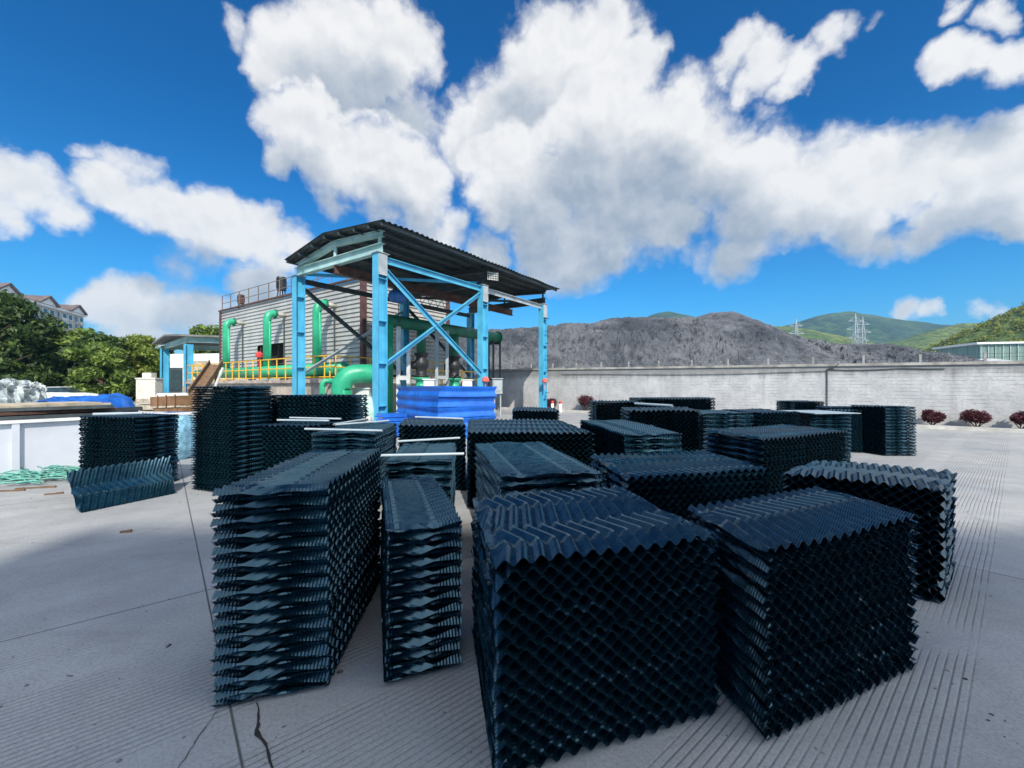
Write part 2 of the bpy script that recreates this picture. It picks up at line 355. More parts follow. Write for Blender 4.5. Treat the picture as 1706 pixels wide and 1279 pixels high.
def hill_mat(name, a, b_, dk, sc):
    M = bpy.data.materials.new(name); M.use_nodes = True; t = NT(M.node_tree); b = M.node_tree.nodes['Principled BSDF']
    co = t.new('ShaderNodeNewGeometry').outputs['Position']
    c = t.mix(t.ramp(t.noise(co, sc*.22, 5, .6), .38, .62), a, b_); c = t.mix(t.ramp(t.noise(co, sc*2.6, 7, .72), .42, .60, 0, .85), c, dk); c = t.mix(t.ramp(t.noise(co, sc*7, 4, .7), .5, .66, 0, .6), c, dk)
    t.put(b.inputs['Base Color'], c); b.inputs['Roughness'].default_value = .9
    bn = t.new('ShaderNodeBump'); bn.inputs['Distance'].default_value = 3.; t.put(bn.inputs['Height'], t.noise(co, sc*3, 6, .65)); t.put(b.inputs['Normal'], bn.outputs[0])
    return M

# ------------------------------------------------------------------ ground
gm = MB(); gm.add([(-1700, -200, 0), (1700, -200, 0), (1700, 1900, 0), (-1700, 1900, 0)], [(0, 1, 2, 3)])
tag(gm.build('ground', concrete(), origin=(0, 0, 0)), kind='structure')
CRK = mat('crack_dark', (.02, .02, .02), .95)
def crack(px):
    pts = [gp(x, y, .004) for x, y, w in px]; v = []; 
    for i, p in enumerate(pts):
        d = (pts[min(i+1, len(pts)-1)]-pts[max(i-1, 0)]).normalized(); n = Vector((-d.y, d.x, 0)); w = px[i][2]
        v += [p+n*w, p-n*w*random.uniform(.6, 1.4)]
    tag(mesh_obj('ground_crack', v, [(2*i, 2*i+1, 2*i+3, 2*i+2) for i in range(len(pts)-1)], CRK), kind='structure')
def jag(pts, n):
    out = []
    for (a, b) in zip(pts[:-1], pts[1:]):
        for i in range(n):
            t = i/n; out.append((a[0]+(b[0]-a[0])*t+random.uniform(-2.2, 2.2), a[1]+(b[1]-a[1])*t, (a[2]+(b[2]-a[2])*t)*random.uniform(.6, 1.3)))
    return out+[pts[-1]]
crack(jag([(428, 1170, .004), (433, 1195, .006), (428, 1222, .010), (446, 1245, .006), (456, 1290, .003)], 4))
crack(jag([(362, 1185, .0016), (335, 1220, .0022), (318, 1245, .0018), (290, 1290, .0014)], 5))
#crack(jag([(310, 818, .008), (322, 850, .008), (338, 905, .007), (352, 950, .005)], 5))

# building behind the camera whose shadow lies over the foreground
wh = empty('office_block', (7, -36, 0), 'tall plain pale block behind the viewer shading the near yard', 'building')
MB().box((10.6, -36.3, 14.85), (14.6, 12, 29.7)).build('wall', WHITE, wh)
MB().box((10.6, -36.3, 29.85), (14.9, 12.3, .3)).build('roof', ROOFM, wh)
for z in range(8):
    for x in range(4): MB().box((5.2+x*3.6, -30.28, 3+3.4*z), (1.8, .1, 1.6)).build('window', GLASS, wh)

# ------------------------------------------------------------------ cooling tower fill packs
PITCH = .036
def prof(ph):
    ph = np.mod(ph, 1.0); d = np.abs(ph-.5)*2            # 1 at crest (phase 0), 0 at trough
    return np.clip((d-.5)*2.45, -1, 1)
ASY = .70
def zigzag(x):                                           # long slanted run, short return: range -1..1
    q = np.mod(x, 1.0); t = np.where(q < ASY, q/ASY*2-1, 1-(q-ASY)/(1-ASY)*2)
    return np.clip(t*1.06, -1, 1)
def sheet_mesh(e1, e2, flip, fine, zph, curl=None, seed=0):
    rg = np.random.default_rng(seed)
    L1, L2 = e1.length, e2.length
    n = max(4, round(L1/.078)); step = .009 if fine == 2 else (.017 if fine == 1 else .035)
    nv = max(8, int(L2/step)); t = np.linspace(0, 1, nv+1)
    zl = .62
    sh = .50*zigzag(t*L2/zl+zph)
    offs = np.array([-.092, .092, .408, .592])
    k = np.arange(-2, n+2); ph = (k[:, None]+offs[None]).ravel()      # phases that follow the flutes
    S = np.clip((ph[None, :]+sh[:, None])/n, 0, 1)                      # (nv+1, m)
    ed = np.clip(np.minimum(S, 1-S)*L1/.11, 0, 1); PH = n*S-sh[:, None]*(.38+.62*ed*ed*(3-2*ed))   # flutes straighten towards the side edges
    A = PITCH*.475; T = np.repeat(t[:, None], S.shape[1], 1)
    z = A*prof(PH)*(-1 if flip else 1)
    if fine:
        rib = np.where(np.arange(nv+1) % 2 == 0, 1., -1.)*(.0025 if fine == 2 else .0032)
        q = np.mod(t*L2/zl+zph, 1); bandm = np.clip((np.minimum(ASY-q, q)-.02)*25, 0, 1)   # ribs only on the long runs
        z += (rib*bandm)[:, None]*(1-.25*np.abs(prof(PH)))
    if seed:                                             # handling damage: wavy lips and a few bent corners
        for edge, tt in ((0, 1-T), (1, T)):
            lip = np.clip((tt-.93)/.07, 0, 1); z = z+lip*.006*np.sin(S*rg.uniform(5, 14)+rg.uniform(0, 6))*rg.uniform(.2, 1)
            c_ = rg.random(); z = z+lip**2*np.exp(-((S-c_)/.035)**2)*rg.uniform(-.016, .016)
        for ss in (1-S, S): z = z+np.clip((ss-.94)/.06, 0, 1)**2*rg.uniform(-.008, .006)*np.sin(T*rg.uniform(3, 9)+rg.uniform(0, 6))
    if curl: z = z+curl(S, T)
    X = S*e1.x+T*e2.x; Y = S*e1.y+T*e2.y
    v = np.stack([X, Y, z], -1).reshape(-1, 3); c = S.shape[1]
    f = []
    for i in range(nv):
        a0, a1 = S[i], S[i+1]
        for j in range(c-1):
            if a0[j+1]-a0[j] > 1e-6 or a1[j+1]-a1[j] > 1e-6:
                f.append((i*c+j, i*c+j+1, (i+1)*c+j+1, (i+1)*c+j))
    v = v.tolist()
    if fine:                                             # edge strip as sheet thickness, added so both open edges catch light
        for i, dy in ((0, -.0015), (nv, .0015)):
            b0 = len(v); ed = e2.normalized()*dy
            for j in range(c):
                q = v[i*c+j]; v.append([q[0]+ed.x, q[1]+ed.y, q[2]-.0007]); v.append([q[0]+ed.x, q[1]+ed.y, q[2]+.0007])
            f += [(b0+2*j, b0+2*j+2, b0+2*j+3, b0+2*j+1) for j in range(c-1) if S[i][j+1]-S[i][j] > 1e-6]
    me = bpy.data.meshes.new('corrugated_sheet'); me.from_pydata(v, [], f); me.materials.append(PVC)
    return me
GRP = 'stacks of black corrugated cooling tower fill'
NP = 0
def pack(A, B, D, zt, label, fine=1, curl=.012, name='fill_stack', mtl=None):
    """A, B, D: ground-plan corners; flutes' open ends show along A-B"""
    global NP; NP += 1; rs = random.Random(NP*31+5)
    A, B, D = Vector((A[0], A[1], 0)), Vector((B[0], B[1], 0)), Vector((D[0], D[1], 0)); e1 = B-A; e2 = D-A
    root = empty(name, A+(e1+e2)/2, label, 'fill stack', GRP); off = -(e1+e2)/2
    zph = rs.uniform(0, 1)
    k1, k2, k3 = rs.uniform(-1, 1), rs.uniform(-1, 1), rs.uniform(-1, 1)
    base = lambda S, T: .006*(k1*np.sin(S*3.1+k3)+k2*np.sin(T*3.3+k1))
    top = lambda S, T: base(S, T)+curl*(np.abs(S-.5)**3*5*k2+np.abs(T-.5)**3*6*k1)+.004*k3*np.sin(7*S+5*T)
    nvar = 4 if fine == 2 else 2
    ms = [[sheet_mesh(e1, e2, fl, fine, zph, base, NP*20+fl*10+q+1) for q in range(nvar)] for fl in (0, 1)]
    n = max(2, round(zt/PITCH))
    lean = (rs.uniform(-.012, .012), rs.uniform(-.012, .012))
    for i in range(n):
        me = rs.choice(ms[i % 2]) if i < n-1 else sheet_mesh(e1, e2, (n-1) % 2, fine, zph, top, NP)
        o = bpy.data.objects.new('corrugated_sheet', me); COL.objects.link(o); o.parent = root
        f = i/n
        o.location = (off.x+lean[0]*f+rs.gauss(0, .005), off.y+lean[1]*f+rs.gauss(0, .005), PITCH*(i+.5)+.006)
        o.rotation_euler = (0, 0, rs.gauss(0, .0025))
    return root
def xy(px, py, z): p = gp(px, py, z); return (p.x, p.y)

pack(xy(823, 943, .88), xy(1197, 890, .88), xy(786, 827, .88), .88, 'large front stack of black fill with honeycomb face, nearest the viewer at bottom centre', 2, .012)
pack(xy(1273, 917, .87), xy(1528, 858, .87), xy(1140, 842, .87), .87, 'front right stack of black fill on the grooved concrete, beside the bottom centre stack', 2, .012)
pack(xy(545, 803, 1.09), xy(635, 745, 1.09), xy(352, 815, 1.09), 1.09, 'tall front left stack of black fill standing over a cracked slab', 2, .008)
pack(xy(640, 886, .83), xy(634, 797, .83), xy(768, 870, .83), .83, 'narrow stack of black fill squeezed between the two nearest stacks', 2, .03)
pack((3.15, 3.06), (2.33, 3.66), (3.93, 3.72), .88, 'turned stack of black fill, its corner jutting out at far right, top sheets buckled up', 2, .05)
# second row
pack((-.07, 3.16), (-.43, 5.0), (.73, 3.36), .9, 'long stack of black fill right behind the bottom centre stack, ridged top sloping away', 2, .015)
pack((.93, 3.40), (2.32, 3.76), (.84, 4.5), .88, 'wide stack of black fill with bright toothed edge, behind the front right stack', 2, .012)
pack((-1.17, 3.80), (-1.30, 5.05), (-.56, 3.82), .90, 'narrow stack of black fill with two pale pipes laid across its top', 2, .01)
pack((-.58, 5.42), (1.05, 5.36), (-.80, 7.6), 1.0, 'broad stack of black fill, light catching the cells of its front face', 1, .015)
pack((1.30, 4.82), (1.12, 6.85), (2.02, 4.95), 1.05, 'long stack of black fill pointing away in the middle, right of the blue stack', 1, .012)
pack((2.78, 4.67), (4.33, 5.42), (2.53, 5.58), 1.0, 'long low stack of black fill with pale ridged top, behind the turned corner stack', 1, .012)
pack((-2.52, 5.25), (-2.62, 6.6), (-1.72, 5.25), 1.0, 'stack of black fill with three pale pipes fanned out across its top', 1, .008)
pack((-1.73, 6.35), (-.70, 6.38), (-1.92, 7.5), 1.0, 'stack of black fill close before the blue stack, one pale pipe on its back edge', 1, .012)
pack((-3.56, 5.95), (-2.70, 5.92), (-3.50, 6.55), 1.06, 'lower stack of black fill with two pale pipes, before a higher stack at left', 1, .006)
pack((-4.12, 6.95), (-2.62, 6.92), (-4.08, 7.6), 1.45, 'high stack of black fill seen just below the large green pipe elbow', 1, .006)
pack((-4.04, 6.09), (-4.92, 6.44), (-3.80, 6.68), 1.59, 'tallest and narrowest tower of black fill, left of centre', 1, .006)
pack((-5.72, 6.36), (-6.84, 6.62), (-5.60, 7.06), 1.12, 'far left stack of black fill with a loose wavy sheet leaning on it', 1, .006)
# back row at the right
pack((1.93, 7.00), (3.12, 6.90), (2.05, 8.0), 1.2, 'high stack of black fill whose dark face towers over the long middle stack', 1, .008)
pack((1.74, 8.75), (2.75, 8.75), (1.74, 9.7), 1.27, 'stack of black fill beside the small purple shrub at the wall', 1, .008)
pack((3.30, 7.25), (3.20, 8.20), (4.30, 7.45), 1.1, 'layered stack of black fill in the back row with its sheet edges facing forward', 1, .012)
pack((4.42, 7.50), (5.25, 7.65), (4.25, 8.5), 1.1, 'toothed back row stack of black fill, left of the flat topped one', 1, .012)
pack((3.05, 10.0), (4.90, 10.1), (3.05, 11.0), 1.31, 'farthest stack of black fill in the middle, standing up before the sunlit wall', 1, .008)
pack((6.42, 7.95), (6.60, 8.9), (5.72, 8.05), 1.05, 'stack of black fill with flat pale sheet on top, toward the right', 1, .006)
pack((8.30, 9.95), (7.60, 10.2), (8.72, 10.3), 1.02, 'dark stack of black fill between the flat topped one and the rightmost tower', 1, .006)
pack((8.46, 9.5), (8.30, 10.3), (9.16, 9.5), 1.1, 'rightmost slim tower of black fill standing alone on the sunlit concrete', 1, .006)
pack((8.40, 12.5), (9.32, 12.5), (8.4, 13.4), 1.12, 'small distant stack of black fill under the cable on the wall', 1, .006)
pack((8.75, 11.5), (9.75, 11.4), (8.8, 12.2), 1.02, 'stack of black fill mostly hidden behind the two right towers', 1, .006)
pack((0.0, 10.0), (1.12, 9.85), (0.02, 11.6), 1.0, 'small low stack of black fill with smooth grey top before the right shed column', 1, .03)
# flat pale sheet on the right stack
fs = MB().box((6.1, 8.42, 1.072), (.95, 1.0, .012), Vector((1, .1, 0))).build('flat_sheet', mat('pale_sheet', (.30, .38, .42), .4))
tag(fs, 'flat pale blue grey sheet lying on a stack toward the right', 'sheet')

# loose sheet leaning on the far left stack
def loose():
    p00, p10, p01, p11 = Vector((-5.40, 5.24, .01)), Vector((-4.98, 6.22, .01)), Vector((-6.12, 5.82, .42)), Vector((-4.98, 6.20, .52))
    p01 = Vector((-6.1, 5.75, .42)); p11 = Vector((-5.2, 6.40, .52))
    n = 14; nv = 40; v = []; t = np.linspace(0, 1, nv+1)
    nor = (p10-p00).cross(p01-p00).normalized()
    offs = [-.092, .092, .408, .592]; ph = np.array([k+o for k in range(-2, n+2) for o in offs])
    sh = .62*zigzag(t*.8/.55+.1)
    for i in range(nv+1):
        for p in ph:
            s = min(1, max(0, (p+sh[i])/n)); q = (p00*(1-s)+p10*s)*(1-t[i])+(p01*(1-s)+p11*s)*t[i]
            v.append(q-nor*(.020*float(prof(np.array(n*s-sh[i])))+.03*math.sin(t[i]*3.1)))
    c = len(ph)
    o = mesh_obj('corrugated_sheet', v, [(i*c+j, i*c+j+1, (i+1)*c+j+1, (i+1)*c+j) for i in range(nv) for j in range(c-1)], PVC)
    tag(o, 'loose wavy black plastic sheet leaning at the foot of the far left stack', 'plastic sheet')
loose()

# pale pipes lying across the stacks
def rod(a, b, z, label, r=.013):
    a = Vector((*xy(*a, z+.02), z+.02+r)); b = Vector((*xy(*b, z+.02), z+.02+r))
    m = MB(); m.tube([a, b], r, 12, caps=False)
    m.tube([a, b], r*.8, 12, caps=False)
    n = 12
    m.f += [(k, (k+1) % n, 2*n+(k+1) % n, 2*n+k) for k in range(n)]+[(n+k, n+(k+1) % n, 3*n+(k+1) % n, 3*n+k) for k in range(n)]
    tag(m.build('plastic_pipe', RODM), label, 'plastic pipe', 'pale pipes laid across the stacks')
rod((634, 761), (773, 758), .92, 'pale pipe across the narrow middle stack, the nearer of its two')
rod((662, 737), (766, 731), .92, 'pale pipe across the back of the narrow middle stack')
rod((508, 716), (637, 719), 1.02, 'longest pale pipe, lying across the front of the stack left of centre')
rod((559, 709), (648, 702), 1.02, 'pale pipe lying slantwise on the stack left of centre, nearer of the slanted pair')
rod((556, 708), (612, 699), 1.02, 'short pale pipe lying slantwise behind the other slanted one')
rod((462, 701), (548, 702), 1.08, 'pale pipe on the lower left stack, nearer of its two')
rod((483, 697), (568, 699), 1.08, 'pale pipe on the lower left stack, farther of its two')
rod((692, 696), (772, 699), 1.02, 'pale pipe on the stack directly before the blue stack', .016)
rod((1058, 674), (1120, 678), 1.22, 'pale pipe on the high dark stack right of the middle', .022)
rod((155, 692), (238, 690), 1.13, 'pale flat pipe on top of the far left stack', .02)

# ------------------------------------------------------------------ blue stack of large corrugated sheets
def blue_pile():
    root = empty('blue_fill_stack', (-2.1, 13.4, 0), 'bright blue stack of large corrugated plastic sheets before the open shed', 'fill stack')
    Nn, Lf, Rt = Vector((-2.12, 12.2, 0)), Vector((-4.05, 14.95, 0)), Vector((-.56, 13.25, 0)); u = Lf-Nn; w = Rt-Nn
    for k in range(5):
        m = MB(); z0 = .02+k*.312; j = random.uniform(-.04, .04)
        pr = [(.05*abs(math.cos(math.pi*q/8))**1.5, .306*q/8) for q in range(9)]
        un, wn_ = u.normalized(), w.normalized()
        for (off, z) in pr:
            a = Nn-(un+wn_)*off+un*j; b = Nn+w+(wn_-un)*off+un*j; c = Nn+w+u+(un+wn_)*off+un*j; d = Nn+u+(un-wn_)*off+un*j
            ring = [a.lerp(b, i/6) for i in range(6)]+[b.lerp(c, i/6) for i in range(6)]+[c.lerp(d, i/6) for i in range(6)]+[d.lerp(a, i/6) for i in range(6)]
            m.v += [(q.x, q.y, z0+z+.010*math.sin(k*1.7+q.x*2.1)) for q in ring]
        for r in range(len(pr)-1): m.f += [(r*24+i, r*24+(i+1) % 24, r*24+24+(i+1) % 24, r*24+24+i) for i in range(24)]
        m.f += [tuple(range(23, -1, -1)), tuple(len(pr)*24-24+i for i in range(24))]
        m.build('blue_sheet', BLUEP, root)
blue_pile()
m = MB(); a = at(628, 12.7); b = at(670, 13.1); d_ = b-a
for k in range(6):
    sl = .02*math.sin(k*2.1); m.box((a+b)/2+Vector((sl, .25, .1+.115*k)), (d_.length*(1-.02*(k % 3)), .75, .095), d_)
    m.bar(a+Vector((sl, -.12, .1+.115*k)), b+Vector((sl, -.12, .1+.115*k)), .03, .05)
tag(m.build('blue_panel_bundle', BLUEP), 'small bright blue bundle of sheets at the foot of the shed column', 'sheet bundle')

# ------------------------------------------------------------------ open steel shed
Ld = Vector((.572, .820, 0)).normalized(); Gd = Vector((.82, -.572, 0)).normalized(); UP = Vector((0, 0, 1))
S0 = Vector((-8.83, 17.4, 0))
def sp(l, g, z=0): return S0+Ld*l+Gd*g+UP*z                # point in shed axes: along, across, up
shed = empty('steel_shed', sp(5.4, 2.6), 'open sky blue steel shed with dark corrugated gable roof over the pumps', 'shed')
GW = 5.25; BAYS = (0, 5.6, 10.9)
for gi, g in enumerate((0, GW)):
    for l in BAYS:
        m = MB(); zt = 6.1
        for s in (-1, 1): m.box(sp(l+s*.185, g, zt/2), (.025, .30, zt), Ld, Gd)
        m.box(sp(l, g, zt/2), (.345, .016, zt), Ld, Gd)
        c = m.build('column', BLUE, shed)
        m = MB()
        for k in range(4): m.box(sp(l, g+.079, .9+1.45*k), (.33, .14, .02), Ld, Gd); m.box(sp(l, g-.079, .9+1.45*k), (.33, .14, .02), Ld, Gd)
        m.build('stiffener', BLUE, c)
        m = MB().box(sp(l, g, 6.1+.012), (.5, .4, .02), Ld, Gd)
        m.box(sp(l, g+(.162 if gi else -.162), 5.72), (.36, .02, .72), Ld, Gd); m.build('cap_plate', GREYP, c)
        m = MB().box(sp(l, g, .02), (.55, .45, .04), Ld, Gd); m.build('base_plate', DKST, c)
        if gi and l == 10.9:
            m = MB()
            for k in range(7): m.bar(sp(l, g+.16, 1.2+.68*k), sp(l, g+.42, 1.2+.68*k), .03)
            m.build('step_rung', DKST, c)
ZL, ZR, ZRD = 6.72, 6.95, 7.2                               # eaves and ridge
gr_ = 2.62
def roofz(g): return ZL+(ZRD-ZL)*(g+.2)/(gr_+.2) if g < gr_ else ZRD+(ZR-ZRD)*(g-gr_)/(6.05-gr_)
def ibeam(m, a, b, h, w):
    a = Vector(a); b = Vector(b); d = (b-a).normalized(); s = UP.cross(d).normalized(); u = d.cross(s)
    l = (b-a).length; c = (a+b)/2
    m.box(c+u*(h/2-.008), (l, w, .016), d, s, u); m.box(c-u*(h/2-.008), (l, w, .016), d, s, u); m.box(c, (l, .012, h-.032), d, s, u)
for i, l in enumerate(BAYS):
    mt = TEAL if i == 0 else DKST
    m = MB(); ibeam(m, sp(l, -.15, 6.29), sp(l, GW+.15, 6.29), .32, .22); m.build('tie_beam', mt, shed)
    m = MB(); ibeam(m, sp(l, -.1, roofz(0)-.22), sp(l, gr_, ZRD-.24), .2, .2); ibeam(m, sp(l, gr_, ZRD-.24), sp(l, GW+.15, roofz(GW)-.22), .2, .2)
    m.build('rafter', mt, shed)
    m = MB()
    for g in (.0, gr_, GW): m.bar(sp(l, g, 6.45), sp(l, g, roofz(g)-.3), .1)
    m.build('strut', mt, shed)
for g in (-.1, .8, 1.7, 2.55, 3.5, 4.4, 5.2, 5.9):
    m = MB(); m.bar(sp(-.45, g, roofz(g)-.085), sp(11.3, g, roofz(g)-.085), .07, .12); m.build('purlin', DKST, shed)
# corrugated roof: two slopes in one sheet mesh with real ribs running down the slope
ls = np.arange(-.5, 11.4, .06); gs = np.array([-.2, 1.2, gr_, 4.3, 6.05]); v = []
th = .02
for lay in (0, 1):
    for i, l in enumerate(ls):
        for g in gs: v.append(sp(l, g, roofz(g)+.022*(1 if i % 4 < 2 else -1)-lay*.012+.015*math.sin(l*2.3+g)))
n0 = len(ls)*len(gs); f = []
for lay in (0, 1):
    for i in range(len(ls)-1):
        for j in range(4):
            q = (lay*n0+i*5+j, lay*n0+i*5+j+1, lay*n0+(i+1)*5+j+1, lay*n0+(i+1)*5+j); f.append(q if lay else q[::-1])
mesh_obj('roof_sheet', v, f, ROOFM, shed)
# side struts and cross braces
def lbar(a, b, m_, name='brace', w=.14):
    m = MB(); m.bar(a, b, .02, w); m.bar(Vector(a)+Gd*.05+UP*(w/2), Vector(b)+Gd*.05+UP*(w/2), .1, .02); m.build(name, m_, shed)
lbar(sp(.2, GW, 5.93), sp(5.4, GW, 5.93), BLUE, 'side_strut', .2); lbar(sp(5.8, GW, 5.93), sp(10.7, GW, 5.93), GREYP, 'side_strut', .2)
lbar(sp(.2, 0, 5.93), sp(5.4, 0, 5.93), DKST, 'side_strut', .2); lbar(sp(5.8, 0, 5.93), sp(10.7, 0, 5.93), DKST, 'side_strut', .2)
lbar(sp(.2, GW+.03, 5.55), sp(5.4, GW+.03, 2.1), BLUE, 'brace', .17); lbar(sp(.2, GW-.03, 2.3), sp(5.4, GW-.03, 5.7), BLUE, 'brace', .17)
lbar(sp(.2, .03, 5.6), sp(5.4, .03, 2.2), DKST, 'brace', .16); lbar(sp(.2, -.03, 2.1), sp(5.4, -.03, 5.4), GREYP, 'brace', .14)
lbar(sp(5.8, .03, 5.6), sp(10.7, .03, 2.2), DKST, 'brace', .14)
for i in (0, 1):
    lbar(sp(BAYS[i]+.2, .2, 6.2), sp(BAYS[i+1]-.2, GW-.2, 6.2), BLUE if i == 0 else DKST, 'roof_brace', .1)
m = MB(); ibeam(m, sp(-.1, 2.7, 5.98), sp(11.6, 2.7, 5.98), .34, .2); m.build('monorail_beam', RUST, shed)
# hoist
ho = empty('chain_hoist', sp(2.9, 2.7, 5.3), 'blue chain hoist hanging from the rusty beam inside the shed', 'hoist')
m = MB(); m.lathe(sp(2.55, 2.7, 5.45), [(.05, 0), (.24, .02), (.27, .1), (.27, .55), (.22, .62), (.05, .64)], 18, Ld); m.build('motor', mat('hoist_blue', (.02, .12, .35), .4), ho, True)
m = MB(); m.box(sp(3.0, 2.7, 5.72), (.5, .3, .2), Ld, Gd); m.lathe(sp(2.8, 2.55, 5.85), [(.08, 0), (.08, .3)], 12, Gd); m.build('trolley', BLACKM, ho)
m = MB(); m.tube([sp(2.95, 2.7, 5.4), sp(2.95, 2.7, 4.6)], .02, 8); m.tube([sp(2.95, 2.7, 4.6), sp(3.05, 2.7, 4.5), sp(3.0, 2.7, 4.38), sp(2.9, 2.7, 4.42)], .03, 8); m.build('hook', BLACKM, ho)
m = MB()
for k in range(5): m.tube([sp(3.6+.5*k, 2.7, 5.8), sp(3.8+.5*k, 2.7, 5.35), sp(4.1+.5*k, 2.7, 5.8)], .015, 6)
m.build('festoon_cable', BLACKM, ho)
# flood light under the eave
fl = empty('flood_light', at(820, 18.9, 6.45), 'square flood light with slatted face under the right roof edge', 'flood light')
c0 = at(820, 18.9, 6.5); ax = Vector((.9, .44, 0)).normalized(); ay = UP.cross(ax)
m = MB().box(c0, (.5, .12, .36), ax); m.build('housing', BLACKM, fl)
m = MB()
for i in range(4): m.box(c0-ay*.066+UP*(-.15+.1*i), (.52, .02, .022), ax)
for i in range(7): m.box(c0-ay*.068+ax*(-.25+.083*i), (.018, .02, .36), ax)
m.build('grille', OFFW, fl)
m = MB().bar(c0+UP*.15+ay*.05, c0+UP*.55+ay*.25, .05); m.build('bracket', DKST, fl)

# ------------------------------------------------------------------ cooling tower
T0 = Vector((-7.83, 22.0, 0))
def tp(a, b, z=0): return T0-Gd*a+Ld*b+UP*z                 # a: leftwards along the long face, b: into depth
TL, TD, TZ0, TZ1 = 17.3, 6.3, 2.2, 7.15
tower = empty('cooling_tower', tp(TL/2, TD/2), 'long grey louvred cooling tower behind the open shed', 'cooling tower')
def clad(p0, p1, nor, z0, z1, holes=()):
    d = (p1-p0); m = MB(); z = z0; st = .235
    cuts = sorted({0., 1.}|{h for q in holes for h in q[:2]})
    while z < z1-.01:
        zz = min(z1, z+st)
        for a, b in zip(cuts[:-1], cuts[1:]):
            if any(q[0] <= a and b <= q[1] and q[2] < (z+zz)/2 < q[3] for q in holes): continue
            A, B = p0+d*a, p0+d*b
            m.add([A+UP*z+nor*.075, B+UP*z+nor*.075, B+UP*(zz-.02)+nor*.01, A+UP*(zz-.02)+nor*.01, A+UP*zz+nor*.075, B+UP*zz+nor*.075,
                   A+UP*z, B+UP*z], [(0, 1, 2, 3), (3, 2, 5, 4), (6, 7, 1, 0)])
        z = zz
    return m
clad(tp(0, 0), tp(TL, 0), -Ld, TZ0, TZ1, [(.46, .665, 2.2, 4.2)]).build('louvre_wall', CLAD, tower)
clad(tp(0, TD), tp(0, 0), Gd, TZ0, TZ1).build('louvre_wall', CLAD, tower)
m = MB().prism([tp(.1, .5), tp(.1, TD), tp(TL, TD), tp(TL, .5)][::-1], TZ0, TZ1-.1); m.build('core', DARK, tower)
m = MB()
BRP = mat('brown_post', (.10, .045, .042), .7, var=.3)
for a, b in ((0, 0), (TL, 0), (0, TD)): MB().box(tp(a, b, (TZ0+TZ1)/2)+(Gd if a == 0 else -Gd)*.06, (.24, .24, TZ1-TZ0), Gd, Ld).build('corner_post', BRP, tower)
m = MB(); m.bar(tp(-.15, -.12, TZ1+.08), tp(TL+.15, -.12, TZ1+.08), .14, .1); m.bar(tp(-.15, -.02, TZ1+.08), tp(-.15, TD, TZ1+.08), .14, .1); m.build('roof_rim', RUST, tower)
m = MB().prism([tp(0, 0), tp(0, TD), tp(TL, TD), tp(TL, 0)][::-1], TZ1-.08, TZ1); m.build('roof_deck', GALV, tower)
m = MB()
for i in range(13):
    a = TL*i/12; m.bar(tp(a, 0.02, TZ1+.16), tp(a, .02, TZ1+1.25), .05)
for z in (.65, 1.22): m.bar(tp(0, .02, TZ1+z), tp(TL, .02, TZ1+z), .035)
for i in range(5): m.bar(tp(0, TD*i/4, TZ1+.16), tp(0, TD*i/4, TZ1+1.25), .05)
for z in (.65, 1.22): m.bar(tp(0, 0, TZ1+z), tp(0, TD, TZ1+z), .035)
m.build('roof_railing', mat('rail_grey', (.17, .14, .13), .6), tower)
m = MB()
for a, b in ((.46, 1), (.52, -1), (.60, 1), (.66, -1)):
    m.bar(tp(TL*a, .05, 2.2), tp(TL*(a+.012*b), .05, 4.2), .06)
m.bar(tp(TL*.46, .04, 3.0), tp(TL*.665, .04, 3.0), .07); m.build('opening_frame', RUST, tower)
for a, s, mt in ((16.3, .72, RUST), (10.2, .95, BLACKM)):
    r = empty('fan_motor', tp(a, .9, TZ1), ('brown' if mt is RUST else 'large black')+' fan motor on a stand on the tower roof '+('edge at its left end' if mt is RUST else 'above the second riser pipe'), 'fan motor', 'fan motors on the cooling tower')
    m = MB()
    for da in (-.25, .25):
        for db in (-.25, .25): m.bar(tp(a+da*s, .9+db*s, TZ1), tp(a+da*.6*s, .9+db*.6*s, TZ1+1.0*s), .06)
    m.build('stand', DKST, r)
    m = MB(); m.lathe(tp(a, .9, TZ1+.95*s), [(.1, 0), (.33*s, .02), (.33*s, .1*s), (.28*s, .12*s), (.28*s, .75*s), (.34*s, .8*s), (.30*s, .95*s), (.05, 1.0*s)], 14)
    for k in range(10): m.box(tp(a, .9, TZ1+.95*s+.45*s)+Vector((math.cos(k*.628), math.sin(k*.628), 0))*.3*s, (.08, .015, .6*s), Vector((math.cos(k*.628), math.sin(k*.628), 0)))
    m.build('motor_body', mt, r)
_k = (312-CX)/F; _P = tp(0, -2.4); PEX = (_P.x-_k*_P.y)/(Gd.x-_k*Gd.y)   # where the plinth ends
# concrete plinth with walkway
pl = empty('concrete_plinth', tp(9, -1.2), 'stained concrete plinth under the cooling tower and its walkway', 'plinth')
m = MB().prism([tp(-.8, -2.4), tp(-.8, TD+.5), tp(PEX, TD+.5), tp(PEX, -2.4)][::-1], 0, 1.72); m.build('base', CONC, pl)
m = MB().prism([tp(-.85, -2.55), tp(-.85, -.2), tp(PEX+.1, -.2), tp(PEX+.1, -2.55)][::-1], 1.724, 1.9); m.build('slab', mat('walkway_slab', (.40, .33, .28), .85, var=.35, vscale=2), pl)
for i in range(8): MB().box(tp(1.0+i*2.3, -2.43, .8), (.35, .1, 1.5), Gd, Ld).build('buttress', CONC, pl)
